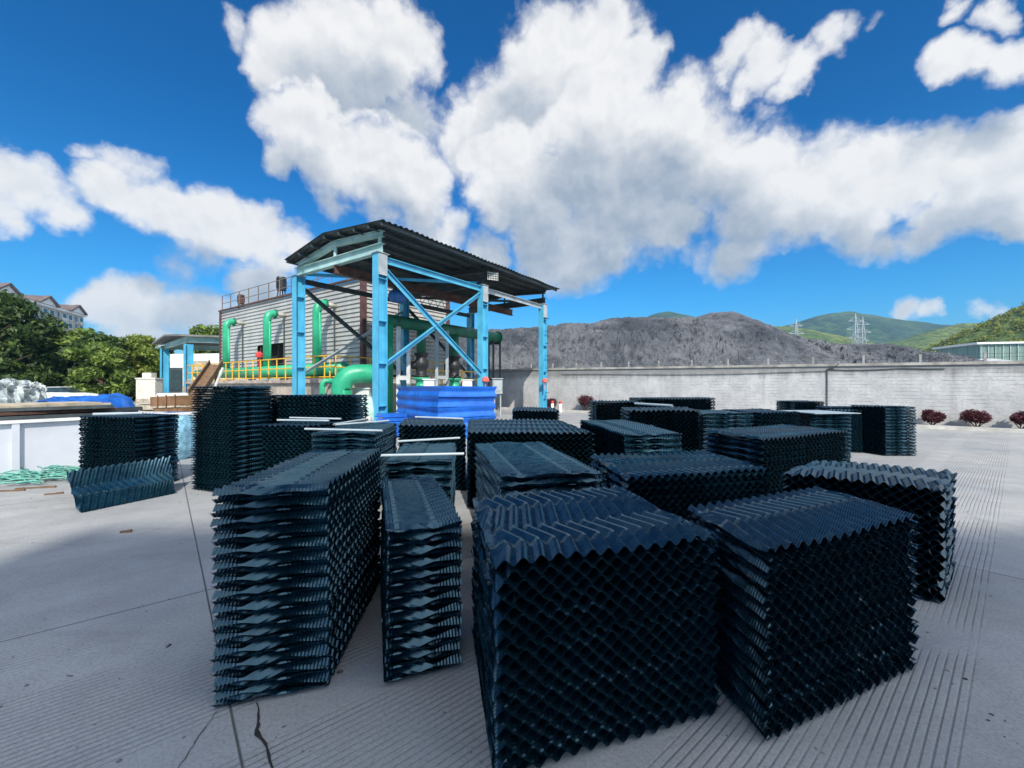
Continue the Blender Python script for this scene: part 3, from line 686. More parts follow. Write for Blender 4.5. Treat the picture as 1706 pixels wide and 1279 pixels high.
# yellow railing
yr = empty('yellow_railing', tp(9, -2.4, 1.9), 'yellow tube railing along the walkway of the cooling tower', 'railing')
def railrun(p, q, n):
    for i in range(n+1): MB().tube([p.lerp(q, i/n), p.lerp(q, i/n)+UP*1.1], .03, 8).build('post', YEL, yr)
    for z, nm in ((1.1, 'top_rail'), (.58, 'mid_rail'), (.1, 'toe_rail')):
        MB().tube([p+UP*z, q+UP*z], .03, 8).build(nm, YEL, yr)
railrun(tp(-1.4, -2.42, 1.9), tp(PEX-.1, -2.42, 1.9), 20)
railrun(tp(PEX-.1, -2.42, 1.9), tp(PEX-.1, 0.5, 1.9), 3)
railrun(tp(-.75, -2.3, 1.9), tp(-.75, 5.5, 1.9), 7)
# green pipes on the long face
gpipe = empty('green_pipe_manifold', tp(9, -1.3, 1.9), 'green water main with three hooked risers entering the louvred wall', 'pipe manifold')
MB().tube([tp(-.6, -1.45, 2.42), tp(TL+.2, -1.45, 2.42)], .32, 20).build('main_pipe', GREEN, gpipe, True)
NOZ = mat('pale_fitting', (.42, .40, .34), .6, var=.2)
for px in (377, 445, 528):
    # along-face position whose direction matches the riser
    k = (px-CX)/F; P0 = tp(0, -1.15); a = (P0.x-k*P0.y)/(Gd.x-k*Gd.y)
    zt = 6.0
    pts = [tp(a, -1.15, 2.5), tp(a, -1.15, zt-.5)]+bend(tp(a, -1.15, zt-.5), tp(a, -1.15, zt), tp(a, -.75, zt))+[tp(a, -.68, zt)]
    r = MB().tube(pts, .225, 18).build('riser', GREEN, gpipe, True)
    m = MB()
    for c_, ax_ in ((tp(a, -1.15, 3.1), UP), (tp(a, -.70, zt), Ld)): m.lathe(c_, [(.3, 0), (.3, .05)], 18, ax_)
    m.build('flange', DGREEN, r)
    MB().tube([tp(a, -.68, zt), tp(a, .1, zt)], .12, 14).build('nozzle', NOZ, r, True)
    MB().tube([tp(a, -.15, zt-.1), tp(a, -.13, 2.3)], .04, 8).build('nozzle_shadow_bar', DKST, r)  # dark tube standing in for the nozzle's shadow down the wall
# big elbow in front of the plinth
be = empty('green_pipe_elbow', at(570, 18.6), 'huge green pipe elbow bending down in front of the plinth', 'pipe')
k = (570-CX)/F
e0 = at(569, 18.2); e1_ = e0+UP*2.35; e2_ = e1_+Gd*-.0+Vector((1.0, .35, 0))
m = MB().tube([e0, e0+UP*1.4]+bend(e0+UP*1.4, e0+UP*2.12, e0+UP*2.12+Vector((.72, .3, 0)), 8)+[e0+UP*2.12+Vector((1.75, .8, 0))], .42, 24); m.build('pipe', GREEN, be, True)
m = MB().lathe(e0+UP*.8, [(.58, 0), (.58, .06)], 24); m.lathe(e0+UP*.88, [(.58, 0), (.58, .06)], 24); m.build('flange', DGREEN, be)
tb = MB().tube([at(537, 18.5), at(537, 18.5, 1.55)]+bend(at(537, 18.5, 1.55), at(537, 18.5, 1.8), at(545, 18.6, 1.8))+[at(562, 18.7, 1.8)], .12, 12).build('small_green_pipe', GREEN, None, True)
tag(tb, 'thin green pipe bending over left of the huge elbow', 'pipe')
m = MB().box(at(590, 18.9, 1.0)+Vector((.35, 0, 0)), (.75, .3, .9)); m.box(at(590, 18.9, 1.47)+Vector((.35, -.02, 0)), (.85, .4, .06)); m.box(at(590, 18.9, .3)+Vector((.35, 0, 0)), (.2, .2, .6))
tag(m.build('control_cabinet', OFFW), 'white control cabinet right of the huge green elbow', 'cabinet')
fdp = at(432, 21.4, 1.9)
m = MB().tube([fdp, fdp+UP*1.15], .03, 8); m.lathe(fdp+UP*1.1, [(.04, 0), (.16, .05), (.18, .2), (.1, .3), (.02, .33)], 14)
tag(m.build('red_lamp', RED), 'round red beacon on a post on the walkway', 'beacon')

# ------------------------------------------------------------------ pipes and pumps under the shed
ov = empty('overhead_green_pipe', sp(8, .8, 4.7), 'dark green overhead pipe running the length of the shed', 'pipe')
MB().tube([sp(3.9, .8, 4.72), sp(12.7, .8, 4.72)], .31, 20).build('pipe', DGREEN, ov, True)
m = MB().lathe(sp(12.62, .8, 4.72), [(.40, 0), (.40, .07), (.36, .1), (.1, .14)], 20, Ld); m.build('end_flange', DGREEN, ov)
for l, nm in ((3.9, GREEN),): MB().tube([sp(l, .8, 0), sp(l, .8, 4.72)], .24, 16).build('down_pipe', nm, ov, True)
for px in (702, 757):
    kk = (px-CX)/F; P0 = sp(0, .8); l = -(P0.x-kk*P0.y)/(Ld.x-kk*Ld.y)
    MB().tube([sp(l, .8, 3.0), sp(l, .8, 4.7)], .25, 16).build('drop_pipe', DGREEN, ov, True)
m = MB()
for l in (11.6, 12.3):
    for dg in (.35, 1.25): m.bar(sp(l, dg, 0), sp(l, dg, 4.35), .12)
    m.bar(sp(l, .3, 4.3), sp(l, 1.3, 4.3), .12)
    m.bar(sp(l, .3, 2.0), sp(l, 1.3, 2.0), .1)
m.build('pipe_support', DKST, ov)
for px, Y, lab in ((702, 19.6, 'left'), (757, 21.6, 'right')):
    p = at(px, Y); r = empty('water_pump', p, 'black and green vertical pump, %s one of the pair inside the shed' % lab, 'pump', 'pumps in the shed')
    m = MB().lathe(p, [(.42, 0), (.42, .12), (.3, .14), (.28, .9), (.36, 1.0), (.36, 1.5), (.25, 1.6), (.25, 1.85), (.4, 1.9), (.4, 1.97)], 20); m.build('casing', GREEN, r, True)
    m = MB().lathe(p+UP*1.98, [(.34, 0), (.34, .08), (.24, .12), (.24, .4), (.33, .5), (.33, .75), (.24, .85), (.24, 1.0), (.32, 1.02), (.32, 1.12)], 18)
    m.lathe(p+UP*2.55-Vector((.5, .1, 0)), [(.18, 0), (.18, .5)], 14, (1, .1, 0)); m.build('valve_body', BLACKM, r, True)
    m = MB()
    c = p+UP*2.6+Vector((-.55 if lab == 'left' else .75, -.3, .2)); n = 20
    m.tube([c+Vector((math.cos(i*2*math.pi/n), .15, math.sin(i*2*math.pi/n)))*.24 for i in range(n+1)], .022, 6, caps=False)
    for i in range(3): m.bar(c+Vector((math.cos(i*2.09)*.24, .04, math.sin(i*2.09)*.24)), c+Vector((0, .04, 0)), .02)
    m.bar(c+Vector((0, .04, 0)), p+UP*2.5, .03)
    m.build('handwheel', RUST if lab == 'left' else BLACKM, r)
for px, Y, lab in ((716, 17.9, 'left'), (779, 20.0, 'right')):
    p = at(px, Y)
    m = MB().box(p+UP*.7, (.4, .34, 1.3)); m.box(p+UP*1.6, (.44, .4, .48)); m.box(p+UP*1.86, (.54, .48, .05)); m.box(p+UP*1.62-Vector((-.03, .205, 0)), (.26, .02, .3))
    tag(m.build('switch_box', WHITE), 'white lidded switch box on a stand, %s one of the pair behind the blue stack' % lab, 'switch box', 'switch boxes in the shed')
fr = empty('white_pipe_rack', at(672, 19.5), 'white steel portal rack right of the near shed column', 'pipe rack')
for px in (664, 681): MB().bar(at(px, 19.3, 0), at(px, 19.3, 4.3 if px == 664 else 3.3), .2, .16).build('post', OFFW, fr)
MB().bar(at(662, 19.3, 1.95), at(683, 19.3, 1.95), .16, .2).build('crossbar', OFFW, fr)
fr2 = empty('grey_pipe_rack', at(737, 20.5), 'grey steel rack standing between the two pumps', 'pipe rack')
for px in (728, 745): MB().bar(at(px, 20.8, 0), at(px, 20.8, 4.3), .16, .14).build('post', GREYP, fr2)
for z in (2.0, 4.2): MB().bar(at(727, 20.8, z), at(746, 20.8, z), .14, .16).build('crossbar', GREYP, fr2)
m = MB()
p, q = at(700, 21.5, 0), at(800, 25, 0)
for i in range(7): m.tube([p.lerp(q, i/6), p.lerp(q, i/6)+UP*2.4], .035, 8)
for z in (1.5, 1.95, 2.4): m.tube([p+UP*z, q+UP*z], .035, 8)
tag(m.build('yellow_guard_rail', YEL), 'yellow guard rail behind the pumps under the shed', 'railing')
eb = empty('electric_box', at(829, 21.5), 'grey electric box on two legs beside the right shed post', 'electric box')
m = MB().box(at(829, 21.5, 1.55), (.5, .25, .75)); m.box(at(829, 21.5, 1.95)-Vector((0, .03, 0)), (.58, .34, .04)); m.build('box', GALV, eb)
m = MB(); m.bar(at(824, 21.5, 0), at(824, 21.5, 1.2), .06); m.bar(at(834, 21.5, 0), at(834, 21.5, 1.2), .06); m.build('leg', GALV, eb)
MB().box(at(829, 21.36, 1.6), (.36, .02, .55)).build('door', GREYP, eb)
for px, Y, z, lab in ((809, 18.8, 1.75, 'red warning lamp on the second front shed column'), (908, 22.7, 1.75, 'small red lamp on the rightmost shed column')):
    p = at(px, Y, z)
    m = MB().lathe(p, [(.12, 0), (.17, .04), (.15, .18), (.05, .24)], 14); m.bar(p+UP*.02, p+Vector((-.1, .3, 0)), .05); m.bar(p, p-UP*.35, .04)
    tag(m.build('warning_lamp', mat('pink_red', (.75, .14, .10), .4)), lab, 'lamp')
# sacks at the column
SACK = mat('pale_green_sack', (.42, .60, .52), .7, var=.2, vscale=6, bump=.02, bscale=6)
def lump(p, sx, sy, sz, m_, name, label, cat, seed, crease=0.):
    n1, n2 = (48, 30) if crease else (22, 14); v = []; f = []
    for i in range(n2+1):
        for j in range(n1):
            th_, ph_ = math.pi*i/n2, 2*math.pi*j/n1; x, y, z = math.sin(th_)*math.cos(ph_), math.sin(th_)*math.sin(ph_), math.cos(th_)
            sg = lambda q: math.copysign(abs(q)**.7, q)
            k = 1+.35*(float(noise2(np.array(x*1.7+seed), np.array(y*1.7+z*1.9+seed), seed, 4))-.5)
            if crease: k += crease*(abs(float(noise2(np.array(x*3.1+z*2+seed), np.array(y*3.1-z*2.3+seed), seed+4, 3))-.5)*-2.2+.3); k *= 1-.35*max(0, z)
            v.append((p.x+sg(x)*sx*k, p.y+sg(y)*sy*k, p.z+sz+sg(z)*sz*k))
    for i in range(n2):
        for j in range(n1): f.append((i*n1+j, (i+1)*n1+j, (i+1)*n1+(j+1) % n1, i*n1+(j+1) % n1))
    return tag(mesh_obj(name, v, f, m_, smooth=not crease), label, cat)
lump(at(613, 14.5), .32, .3, .62, SACK, 'sack', 'pale green sack standing at the foot of the near shed column', 'sack', 3)
lump(at(602, 13.9), .34, .3, .32, mat('white_sack', (.66, .64, .58), .8, var=.15), 'sack', 'white slumped sack left of the pale green sack', 'sack', 8)

# ------------------------------------------------------------------ boundary wall, kerb, shrubs
WA, WB = Vector((18.3, 14.7, 0)), Vector((2.94, 26.9, 0)); wd = (WB-WA).normalized(); wn_ = Vector((-wd.y, wd.x, 0))
if wn_.y > 0: wn_ = -wn_
W0, W1 = WA-wd*14, WB+wd*40
def wz(s): return 2.36+.012*s if s > 0 else 2.36            # top height along the wall
wall = empty('boundary_wall', WA.lerp(WB, .5), 'long stained grey boundary wall with posts along its top', 'wall')
segs = np.linspace(-14, (WB-WA).length+40, 60); m = MB(); th = .24
for s in segs:
    p = WA+wd*s
    for o in (0, -th):
        for z in (0, min(wz(s), 2.75)): m.v.append(tuple(p+wn_*o+UP*z))
for i in range(len(segs)-1):
    a, b = i*4, i*4+4; m.f += [(a, b, b+1, a+1), (a+1, b+1, b+3, a+3), (a+3, b+3, b+2, a+2)]
m.build('masonry', wall_mat(), wall)
m = MB()
for i in range(len(segs)-1):
    p, q = WA+wd*segs[i]+UP*(min(wz(segs[i]), 2.75)+.06), WA+wd*segs[i+1]+UP*(min(wz(segs[i+1]), 2.75)+.06)
    m.bar(p-wn_*.12, q-wn_*.12, .36, .11)
m.build('coping', mat('coping_concrete', (.34, .33, .30), .85, var=.35, vscale=2, bump=.01), wall)
s = -4.
POSTM = mat('post_concrete', (.30, .30, .28), .85, var=.3)
tops = []
while s < (WB-WA).length+6:
    z = min(wz(s), 2.75)+.115; p = WA+wd*s-wn_*.12
    MB().box(p+UP*(z+.16), (.07, .07, .34), wd).build('post', POSTM, wall); tops.append(p+UP*(z+.28)); s += 1.72
m = MB()
for dz in (0, -.13): m.tube([t_+UP*dz for t_ in tops], .006, 5)
m.build('wire', DKST, wall)
def onwall(px):
    kk = (px-CX)/F; s_ = -(WA.x-kk*WA.y)/(wd.x-kk*wd.y); return s_
s0 = onwall(1378); zt = min(wz(s0), 2.75)
m = MB().tube([WA+wd*s0+wn_*.03+UP*z for z in (.0, .8, 1.6, zt-.12)]+[WA+wd*(s0-.25)+wn_*.05+UP*(zt-.05), WA+wd*(s0-.4)+wn_*.05+UP*(zt+.1)], .022, 6)
m.tube([WA+wd*(s0-i*.6)+wn_*.03+UP*(zt-.14-.05*abs(math.sin(i*.8))) for i in range(7)], .016, 6)
m.tube([WA+wd*(s0+i*.9)+wn_*.03+UP*(zt-.2-.07*math.sin(i*.3)) for i in range(16)], .012, 6)
tag(m.build('cable', DKST), 'dark cable running down the sunlit boundary wall', 'cable')
# planting strip and kerb
def strip(name, o0, o1, z, m_, s0=-14, s1=26):
    m = MB().prism([WA+wd*s0+wn_*o0, WA+wd*s1+wn_*o0, WA+wd*s1+wn_*o1, WA+wd*s0+wn_*o1], .0, z) if True else None
    return m.build(name, m_)
SOIL = mat('dry_soil', (.24, .20, .16), .95, var=.4, vscale=3, bump=.03)
tag(strip('planting_strip', .0, .95, .07, SOIL), kind='structure')
tag(strip('kerb', .952, 1.14, .13, KERB), kind='structure')
def tuft(n, c, rx, ry, rz, size, rng, shell=.5, flat=0.):
    d = rng.normal(size=(n, 3)); d /= np.linalg.norm(d, axis=1)[:, None]
    r = (shell+(1-shell)*rng.random(n))[:, None]; p = np.array(c)+d*r*np.array([rx, ry, rz])
    return p
def leaves(p, size, rng, m_, name, parent=None, elong=1.5):
    n = len(p); a = rng.normal(size=(n, 3)); a /= np.linalg.norm(a, axis=1)[:, None]; b = np.cross(a, rng.normal(size=(n, 3))); b /= np.linalg.norm(b, axis=1)[:, None]
    s = size*(.6+.8*rng.random(n))[:, None]
    v = np.stack([p-a*s*elong, p-b*s*.6+a*s*.1, p+a*s*elong, p+b*s*.6+a*s*.1], 1).reshape(-1, 3)
    return mesh_obj(name, v, [(4*i, 4*i+1, 4*i+2, 4*i+3) for i in range(n)], m_, parent)
def shrub(px, s_off, w, h, label, name='purple_shrub'):
    s_ = onwall(px); p = WA+wd*s_+wn_*s_off; kk = (px-CX)/F
    rng = np.random.default_rng(int(px)); r = empty(name, p, label, 'shrub', 'purple shrubs along the wall')
    m = MB()
    for i in range(7):
        an = i*.9; m.tube([p+UP*.05, p+Vector((math.cos(an)*w*.2, math.sin(an)*w*.2, h*.4)), p+Vector((math.cos(an)*w*.38, math.sin(an)*w*.38, h*.75))], [.018, .013, .006], 6)
    m.build('stem', BARK, r)
    P = np.concatenate([tuft(330, (p.x+rng.uniform(-.2, .2)*w, p.y+rng.uniform(-.2, .2)*w, h*(.68+rng.uniform(-.12, .14))), w*.29, w*.29, h*.30, 0, rng, .35) for i in range(11)])
    leaves(P, .028, rng, LEAF_R, 'foliage', r)
shrub(1550, .5, .72, .62, 'small rounded purple shrub by the wall, leftmost of the right hand three')
shrub(1622, .5, .95, .70, 'wide purple shrub by the wall, middle of the right hand three')
shrub(1694, .5, .75, .66, 'purple shrub by the wall cut by the right picture edge')
shrub(924, .5, 1.0, .75, 'dark purple shrub beside the rightmost shed column')
shrub(982, .5, 1.1, .95, 'round purple shrub behind the back stacks near the shed')
for px, lab in ((942, 'left'), (955, 'right')):
    s_ = onwall(px); p = WA+wd*s_+wn_*1.5
    r = empty('bollard', p, 'short white bollard with red cap at the wall foot, %s of the two' % lab, 'bollard', 'bollards at the wall')
    MB().lathe(p, [(.1, 0), (.09, .02), (.09, .52)], 14).build('post', WHITE, r, True); MB().lathe(p+UP*.52, [(.095, 0), (.095, .1), (.06, .15), (.01, .16)], 14).build('cap', RED, r, True)

# ------------------------------------------------------------------ spoil heap, hills
def heap():
    xs = np.linspace(-2, 62, 330); prof_px = [(790, 556), (830, 552), (900, 548), (980, 540), (1030, 533), (1070, 531), (1110, 533), (1150, 533), (1180, 523), (1215, 520), (1245, 531), (1290, 556), (1340, 571), (1400, 574), (1470, 575), (1510, 588), (1545, 600), (1580, 612), (1640, 628)]
    YC = 56.
    xp = np.array([(a-CX)/F*YC for a, b in prof_px]); zp = np.array([H+(HY-b)/F*YC for a, b in prof_px])
    xs = np.linspace(xp[0]-10, xp[-1]+6, 620); ys = np.linspace(36, 76, 240)
    X, Y = np.meshgrid(xs, ys); zr = np.interp(xs, xp, zp)[None, :]
    d = np.where(Y < YC, (YC-Y)/19., (Y-YC)/20.); k = np.clip(1-d, 0, 1)
    k = np.where(k > 0, 1-(1-k)**1.35, 0)
    n = noise2(X*.28, Y*.28, 3, 6, .58)-.5; n2 = np.abs(noise2(X*.55+40, Y*.55, 9, 6, .6)-.5)
    rough = np.where((X > xp[7]) & (X < xp[11]), .45, 1.)
    n3 = np.abs(noise2(X*1.3+7, Y*1.3, 19, 4, .6)-.5)
    Z = zr*k+(n*3.2-n2*3.4-n3*1.7+1.0)*np.clip(k*2, 0, 1)*np.clip((1.12-k)*2.2, .3, 1)*rough*np.where(X > xp[12], .6, 1)
    o = grid('spoil_heap', X, Y, np.maximum(Z, -.2), heap_mat()); tag(o, kind='structure')
heap()
def ridge(name, pts, YC, depth, m_, rough, sc, seed, nx=220, ny=60):
    xp = np.array([(a-CX)/F*YC for a, b in pts]); zp = np.array([H+(HY-b)/F*YC for a, b in pts])
    xs = np.linspace(xp[0], xp[-1], nx); ys = np.linspace(YC-depth, YC+depth, ny); X, Y = np.meshgrid(xs, ys)
    zr = np.interp(xs, xp, zp)[None, :]; k = np.clip(1-np.abs(Y-YC)/depth, 0, 1); k = k**.85
    Z = zr*k+(noise2(X*sc, Y*sc, seed, 6, .55)-.5)*rough*np.clip(k*3, 0, 1)*np.clip((1.08-k)*4, .12, 1)
    return tag(grid(name, X, Y, Z-1, m_, smooth=True), kind='structure')
FAR = hill_mat('far_forest', (.03, .07, .045), (.085, .14, .05), (.015, .035, .025), .02)
NEAR = hill_mat('green_slope', (.09, .15, .035), (.20, .24, .05), (.025, .055, .018), .06)
ridge('hill_far', [(980, 640), (1040, 560), (1080, 524), (1112, 517), (1150, 525), (1200, 560), (1240, 575), (1280, 546), (1330, 535), (1370, 524), (1410, 519), (1450, 524), (1510, 537), (1560, 541), (1620, 537), (1680, 545), (1800, 560), (2000, 640)], 1100, 450, FAR, 60, .006, 4)
ridge('hill_mid', [(1180, 640), (1240, 548), (1290, 541), (1340, 547), (1400, 560), (1440, 572), (1500, 562), (1550, 550), (1600, 536), (1680, 536), (1800, 520), (2100, 640)], 560, 220, NEAR, 26, .012, 11)
ridge('hill_near', [(1480, 640), (1540, 612), (1580, 580), (1610, 556), (1640, 540), (1680, 522), (1706, 508), (1780, 485), (1900, 470), (2300, 520)], 190, 75, NEAR, 8, .05, 21)
# scrub and trees growing over the near hill: one uncountable cover
rng = np.random.default_rng(5); hp = [(1480, 640), (1540, 612), (1580, 580), (1610, 556), (1640, 540), (1680, 522), (1706, 508), (1780, 485), (1900, 470)]
xp = np.array([(a-CX)/F*190 for a, b in hp]); zp = np.array([H+(HY-b)/F*190 for a, b in hp])
Pp = []
for i in range(1500):
    x = rng.uniform(xp[1], xp[-1]); y = rng.uniform(122, 205); k = max(0, 1-abs(y-190)/75)**.85; z = np.interp(x, xp, zp)*k-1
    r = rng.uniform(.9, 2.4); Pp.append(tuft(34, (x, y, z+r*.45), r, r, r*.8, 0, rng, .55))
tag(leaves(np.concatenate(Pp), .42, rng, LEAF_H, 'hillside_scrub', None, 1.1), kind='stuff')

def pylon(px, pytop, Y, label):
    p = at(px, Y); h = H+(HY-pytop)/F*Y; m = MB(); w = h*.11; b_ = .22*h/40+.10
    for sx in (-1, 1):
        for sy in (-1, 1): m.bar(p+Vector((sx*w, sy*w, 0)), p+Vector((sx*w*.18, sy*w*.18, h*.72)), b_); m.bar(p+Vector((sx*w*.18, sy*w*.18, h*.72)), p+UP*h, b_)
    for i in range(8):
        z0, z1 = h*.72*i/8, h*.72*(i+1)/8; w0, w1 = w*(1-.82*i/8), w*(1-.82*(i+1)/8)
        for s in (-1, 1):
            m.bar(p+Vector((-w0*s, -w0, z0)), p+Vector((w1*s, -w1, z1)), b_*.6); m.bar(p+Vector((-w0*s, w0, z0)), p+Vector((w1*s, w1, z1)), b_*.6)
            m.bar(p+Vector((s*w0, -w0, z0)), p+Vector((s*w1, w1, z1)), b_*.6)
    r = empty('power_pylon', p, label, 'pylon', 'power pylons on the green hills'); m.build('lattice_mast', GALV, r)
    for z in (.66, .78, .89):
        m = MB(); l = h*(.09 if z != .78 else .12); m.bar(p+Vector((-l, 0, z*h)), p+Vector((l, 0, z*h)), b_); m.bar(p+Vector((-l, 0, z*h)), p+Vector((0, 0, z*h+h*.05)), b_*.6); m.bar(p+Vector((l, 0, z*h)), p+Vector((0, 0, z*h+h*.05)), b_*.6)
        m.build('crossarm', GALV, r)
pylon(1326, 530, 330, 'lattice power pylon left of the other two on the green hill')
pylon(1437, 527, 300, 'widest lattice power pylon, right of the thin mast')
pylon(1425, 521, 380, 'thin lattice power pylon just left of the widest one')

# right hand buildings beyond the wall
sb = empty('factory_shed', at(1680, 64), 'low white roofed factory shed beyond the wall at right, green glazed gable', 'factory')
def quadbox(m, a, b, depth, z0, z1): 
    a, b = Vector(a), Vector(b); d = (b-a).normalized(); n = Vector((-d.y, d.x, 0)); m.prism([a, b, b+n*depth, a+n*depth], z0, z1)
m = MB(); quadbox(m, at(1545, 78), at(1760, 62), 10, 0, 4.3); m.build('wall', OFFW, sb)
m = MB(); a, b = at(1530, 79.5), at(1765, 61); m.add([a+UP*4.55, b+UP*4.55, b+Vector((4, 12, 6.3)), a+Vector((4, 12, 6.3)), a+UP*4.3, b+UP*4.3], [(0, 1, 2, 3), (4, 5, 1, 0)]); m.build('roof', mat('pale_roof', (.60, .62, .60), .5, var=.15, vscale=.4), sb)
m = MB(); a, b = at(1545, 77.8), at(1760, 61.8); 
for i in range(24): p = a.lerp(b, (i+.5)/24); m.box(p+UP*3.75, (.7, .1, .75), (b-a))
m.build('window_band', GLASS, sb)
gb = empty('green_glazed_building', at(1680, 85), 'green glazed upper building with pale roof line above the factory shed', 'building')
m = MB(); quadbox(m, at(1633, 88), at(1800, 84), 12, 0, 10.2); m.build('wall', mat('green_glazing', (.16, .24, .20), .3, var=.25, vscale=.8, stretch=(2, 2, .1)), gb)
m = MB(); quadbox(m, at(1628, 87.6), at(1800, 83.6), 13, 10.21, 10.6); m.build('roof', WHITE, gb)
m = MB(); a, b = at(1634, 87.9), at(1800, 83.9)
for i in range(14): m.box(a.lerp(b, i/13)+UP*8.3, (.14, .12, 3.6), b-a)
m.build('mullion', GREYP, gb)

# ------------------------------------------------------------------ left side: trees, flats, shed, trough, rubbish
def tree(px, Y, h, w, lm, label, seed, n=9000, leaf=.2, trunk=.25):
    p = at(px, Y); rng = np.random.default_rng(seed); r = empty('tree', p, label, 'tree', 'trees along the left side')
    m = MB(); m.tube([p, p+Vector((.1, 0, h*.25)), p+Vector((-.1, .1, h*.5)), p+UP*h*.8], [trunk, trunk*.75, trunk*.5, trunk*.12], 8)
    for i in range(9):
        an = rng.uniform(0, 6.28); z = h*rng.uniform(.22, .6); l = w*rng.uniform(.28, .45)
        m.tube([p+UP*z, p+Vector((math.cos(an)*l*.5, math.sin(an)*l*.5, z+l*.35)), p+Vector((math.cos(an)*l, math.sin(an)*l, z+l*.55))], [trunk*.4, trunk*.25, .03], 6)
    m.build('trunk', BARK, r)
    P = []; lobes = 34
    for i in range(lobes):
        zz = rng.random()**.85; rad = w*.5*math.sqrt(max(.05, 1-abs(zz*2-.85)**2.2/1.5)); an = rng.uniform(0, 6.28); q = rad*math.sqrt(rng.random())*.85
        s = w*rng.uniform(.10, .19)
        P.append(tuft(n//lobes, (p.x+math.cos(an)*q, p.y+math.sin(an)*q, h*(.10+.84*zz)), s, s, s*.7, 0, rng, .35))
    leaves(np.concatenate(P), leaf, rng, lm, 'crown', r)
tree(-25, 40, 10.6, 10, LEAF_D, 'dark leafy tree cut by the left picture edge', 1, 15000, .2)
tree(62, 44, 7.9, 9, LEAF_D, 'dark round tree below the flats, second from left', 2, 13000, .2)
tree(128, 46, 7.6, 8, LEAF_M, 'mid green tree right under the end of the flats', 3, 11000, .19)
tree(172, 44, 7.0, 6.5, LEAF_D, 'dark green tree between the mid green and yellow green ones', 4, 9000, .18)
tree(226, 46, 7.4, 7.0, LEAF_Y, 'yellow green sunlit tree beside the small blue shed', 5, 11000, .18)
tree(168, 42, 5.6, 6.0, LEAF_M, 'low bushy mid green tree in front of the dark ones', 6, 8000, .17)
tree(-6, 40, 5.2, 8.0, LEAF_D, 'low dark bushy tree behind the plastic covered heap', 7, 9000, .18)
tree(352, 62, 10.2, 9.0, LEAF_M, 'green tree top showing above the small blue shed roof', 8, 8000, .22)
tree(256, 52, 7.0, 6.0, LEAF_D, 'dark tree at the left corner of the small blue shed', 9, 7000, .18)

ap = empty('apartment_block', at(60, 128), 'long pale block of flats with red gabled roof above the trees', 'apartment block')
a, b = Vector((-126.6, 88, 0)), Vector((-153, 150, 0)); ad = (b-a).normalized(); an_ = Vector((ad.y, -ad.x, 0)); AL = (b-a).length
if an_.x < 0: an_ = -an_
WALLF = mat('pale_render', (.44, .43, .40), .7, var=.12, vscale=.2); TILE = mat('red_roof_tile', (.145, .112, .105), .7, var=.25, vscale=.5)
m = MB().prism([a, b, b-an_*14, a-an_*14][::-1], 0, 26.5); m.build('wall', WALLF, ap)
m = MB(); m.add([a+an_*.8-ad*1+UP*26.51, b+an_*.8+ad*1+UP*26.51, b-an_*7+ad+UP*30, a-an_*7-ad+UP*30, a-an_*14.8-ad+UP*26.51, b-an_*14.8+ad+UP*26.51], [(0, 1, 2, 3), (3, 2, 5, 4), (1, 5, 2), (0, 3, 4)]); rf = m.build('roof', TILE, ap)
m = MB().bar(a+an_*.5+UP*26.2, b+an_*.5+UP*26.2, 1.0, .55); m.build('cornice', WHITE, ap)
for t_ in (.14, .40, .66, .90):
    c = a+ad*AL*t_+an_*.4; hw = 4.2
    m = MB(); f0 = [c-ad*hw+an_*.9+UP*26.6, c+ad*hw+an_*.9+UP*26.6, c+an_*.9+UP*28.9]; m.add(f0+[q-an_*7 for q in f0], [(0, 1, 2), (3, 5, 4), (0, 3, 4, 1)]); g_ = m.build('gable', WHITE, ap)
    m = MB(); m.bar(c-ad*(hw+.6)+an_*1.0+UP*26.6, c+an_*1.0+UP*29.1, 1.2, .5); m.bar(c+ad*(hw+.6)+an_*1.0+UP*26.6, c+an_*1.0+UP*29.1, 1.2, .5)
    e = [c-ad*(hw+.5)+an_*.3+UP*26.7, c+UP*29.15+an_*.3, c+ad*(hw+.5)+an_*.3+UP*26.7]; m.add(e+[q-an_*7 for q in e], [(0, 1, 4, 3), (1, 2, 5, 4)]); m.build('gable_roof', TILE, g_)
for i in range(20):
    for k, z in enumerate((15.4, 18.6, 21.8, 24.6)):
        c = a+ad*AL*(i+.5)/20+UP*z; wide = 1.9 if i % 3 else .9
        w_ = MB().box(c+an_*.08, (wide+.3, .2, 1.9), ad).build('window', WHITE if i % 3 else GREYP, ap)
        MB().box(c+an_*.15, (wide, .1, 1.6), ad).build('pane', GLASS, w_)
# balcony bays
for i in range(7):
    c = a+ad*AL*(i*3+1)/20
    m = MB()
    for z in (16.9, 20.1, 23.3): m.box(c+an_*.6+UP*z, (2.9, 1.1, .9), ad)
    m.build('balcony', OFFW, ap)

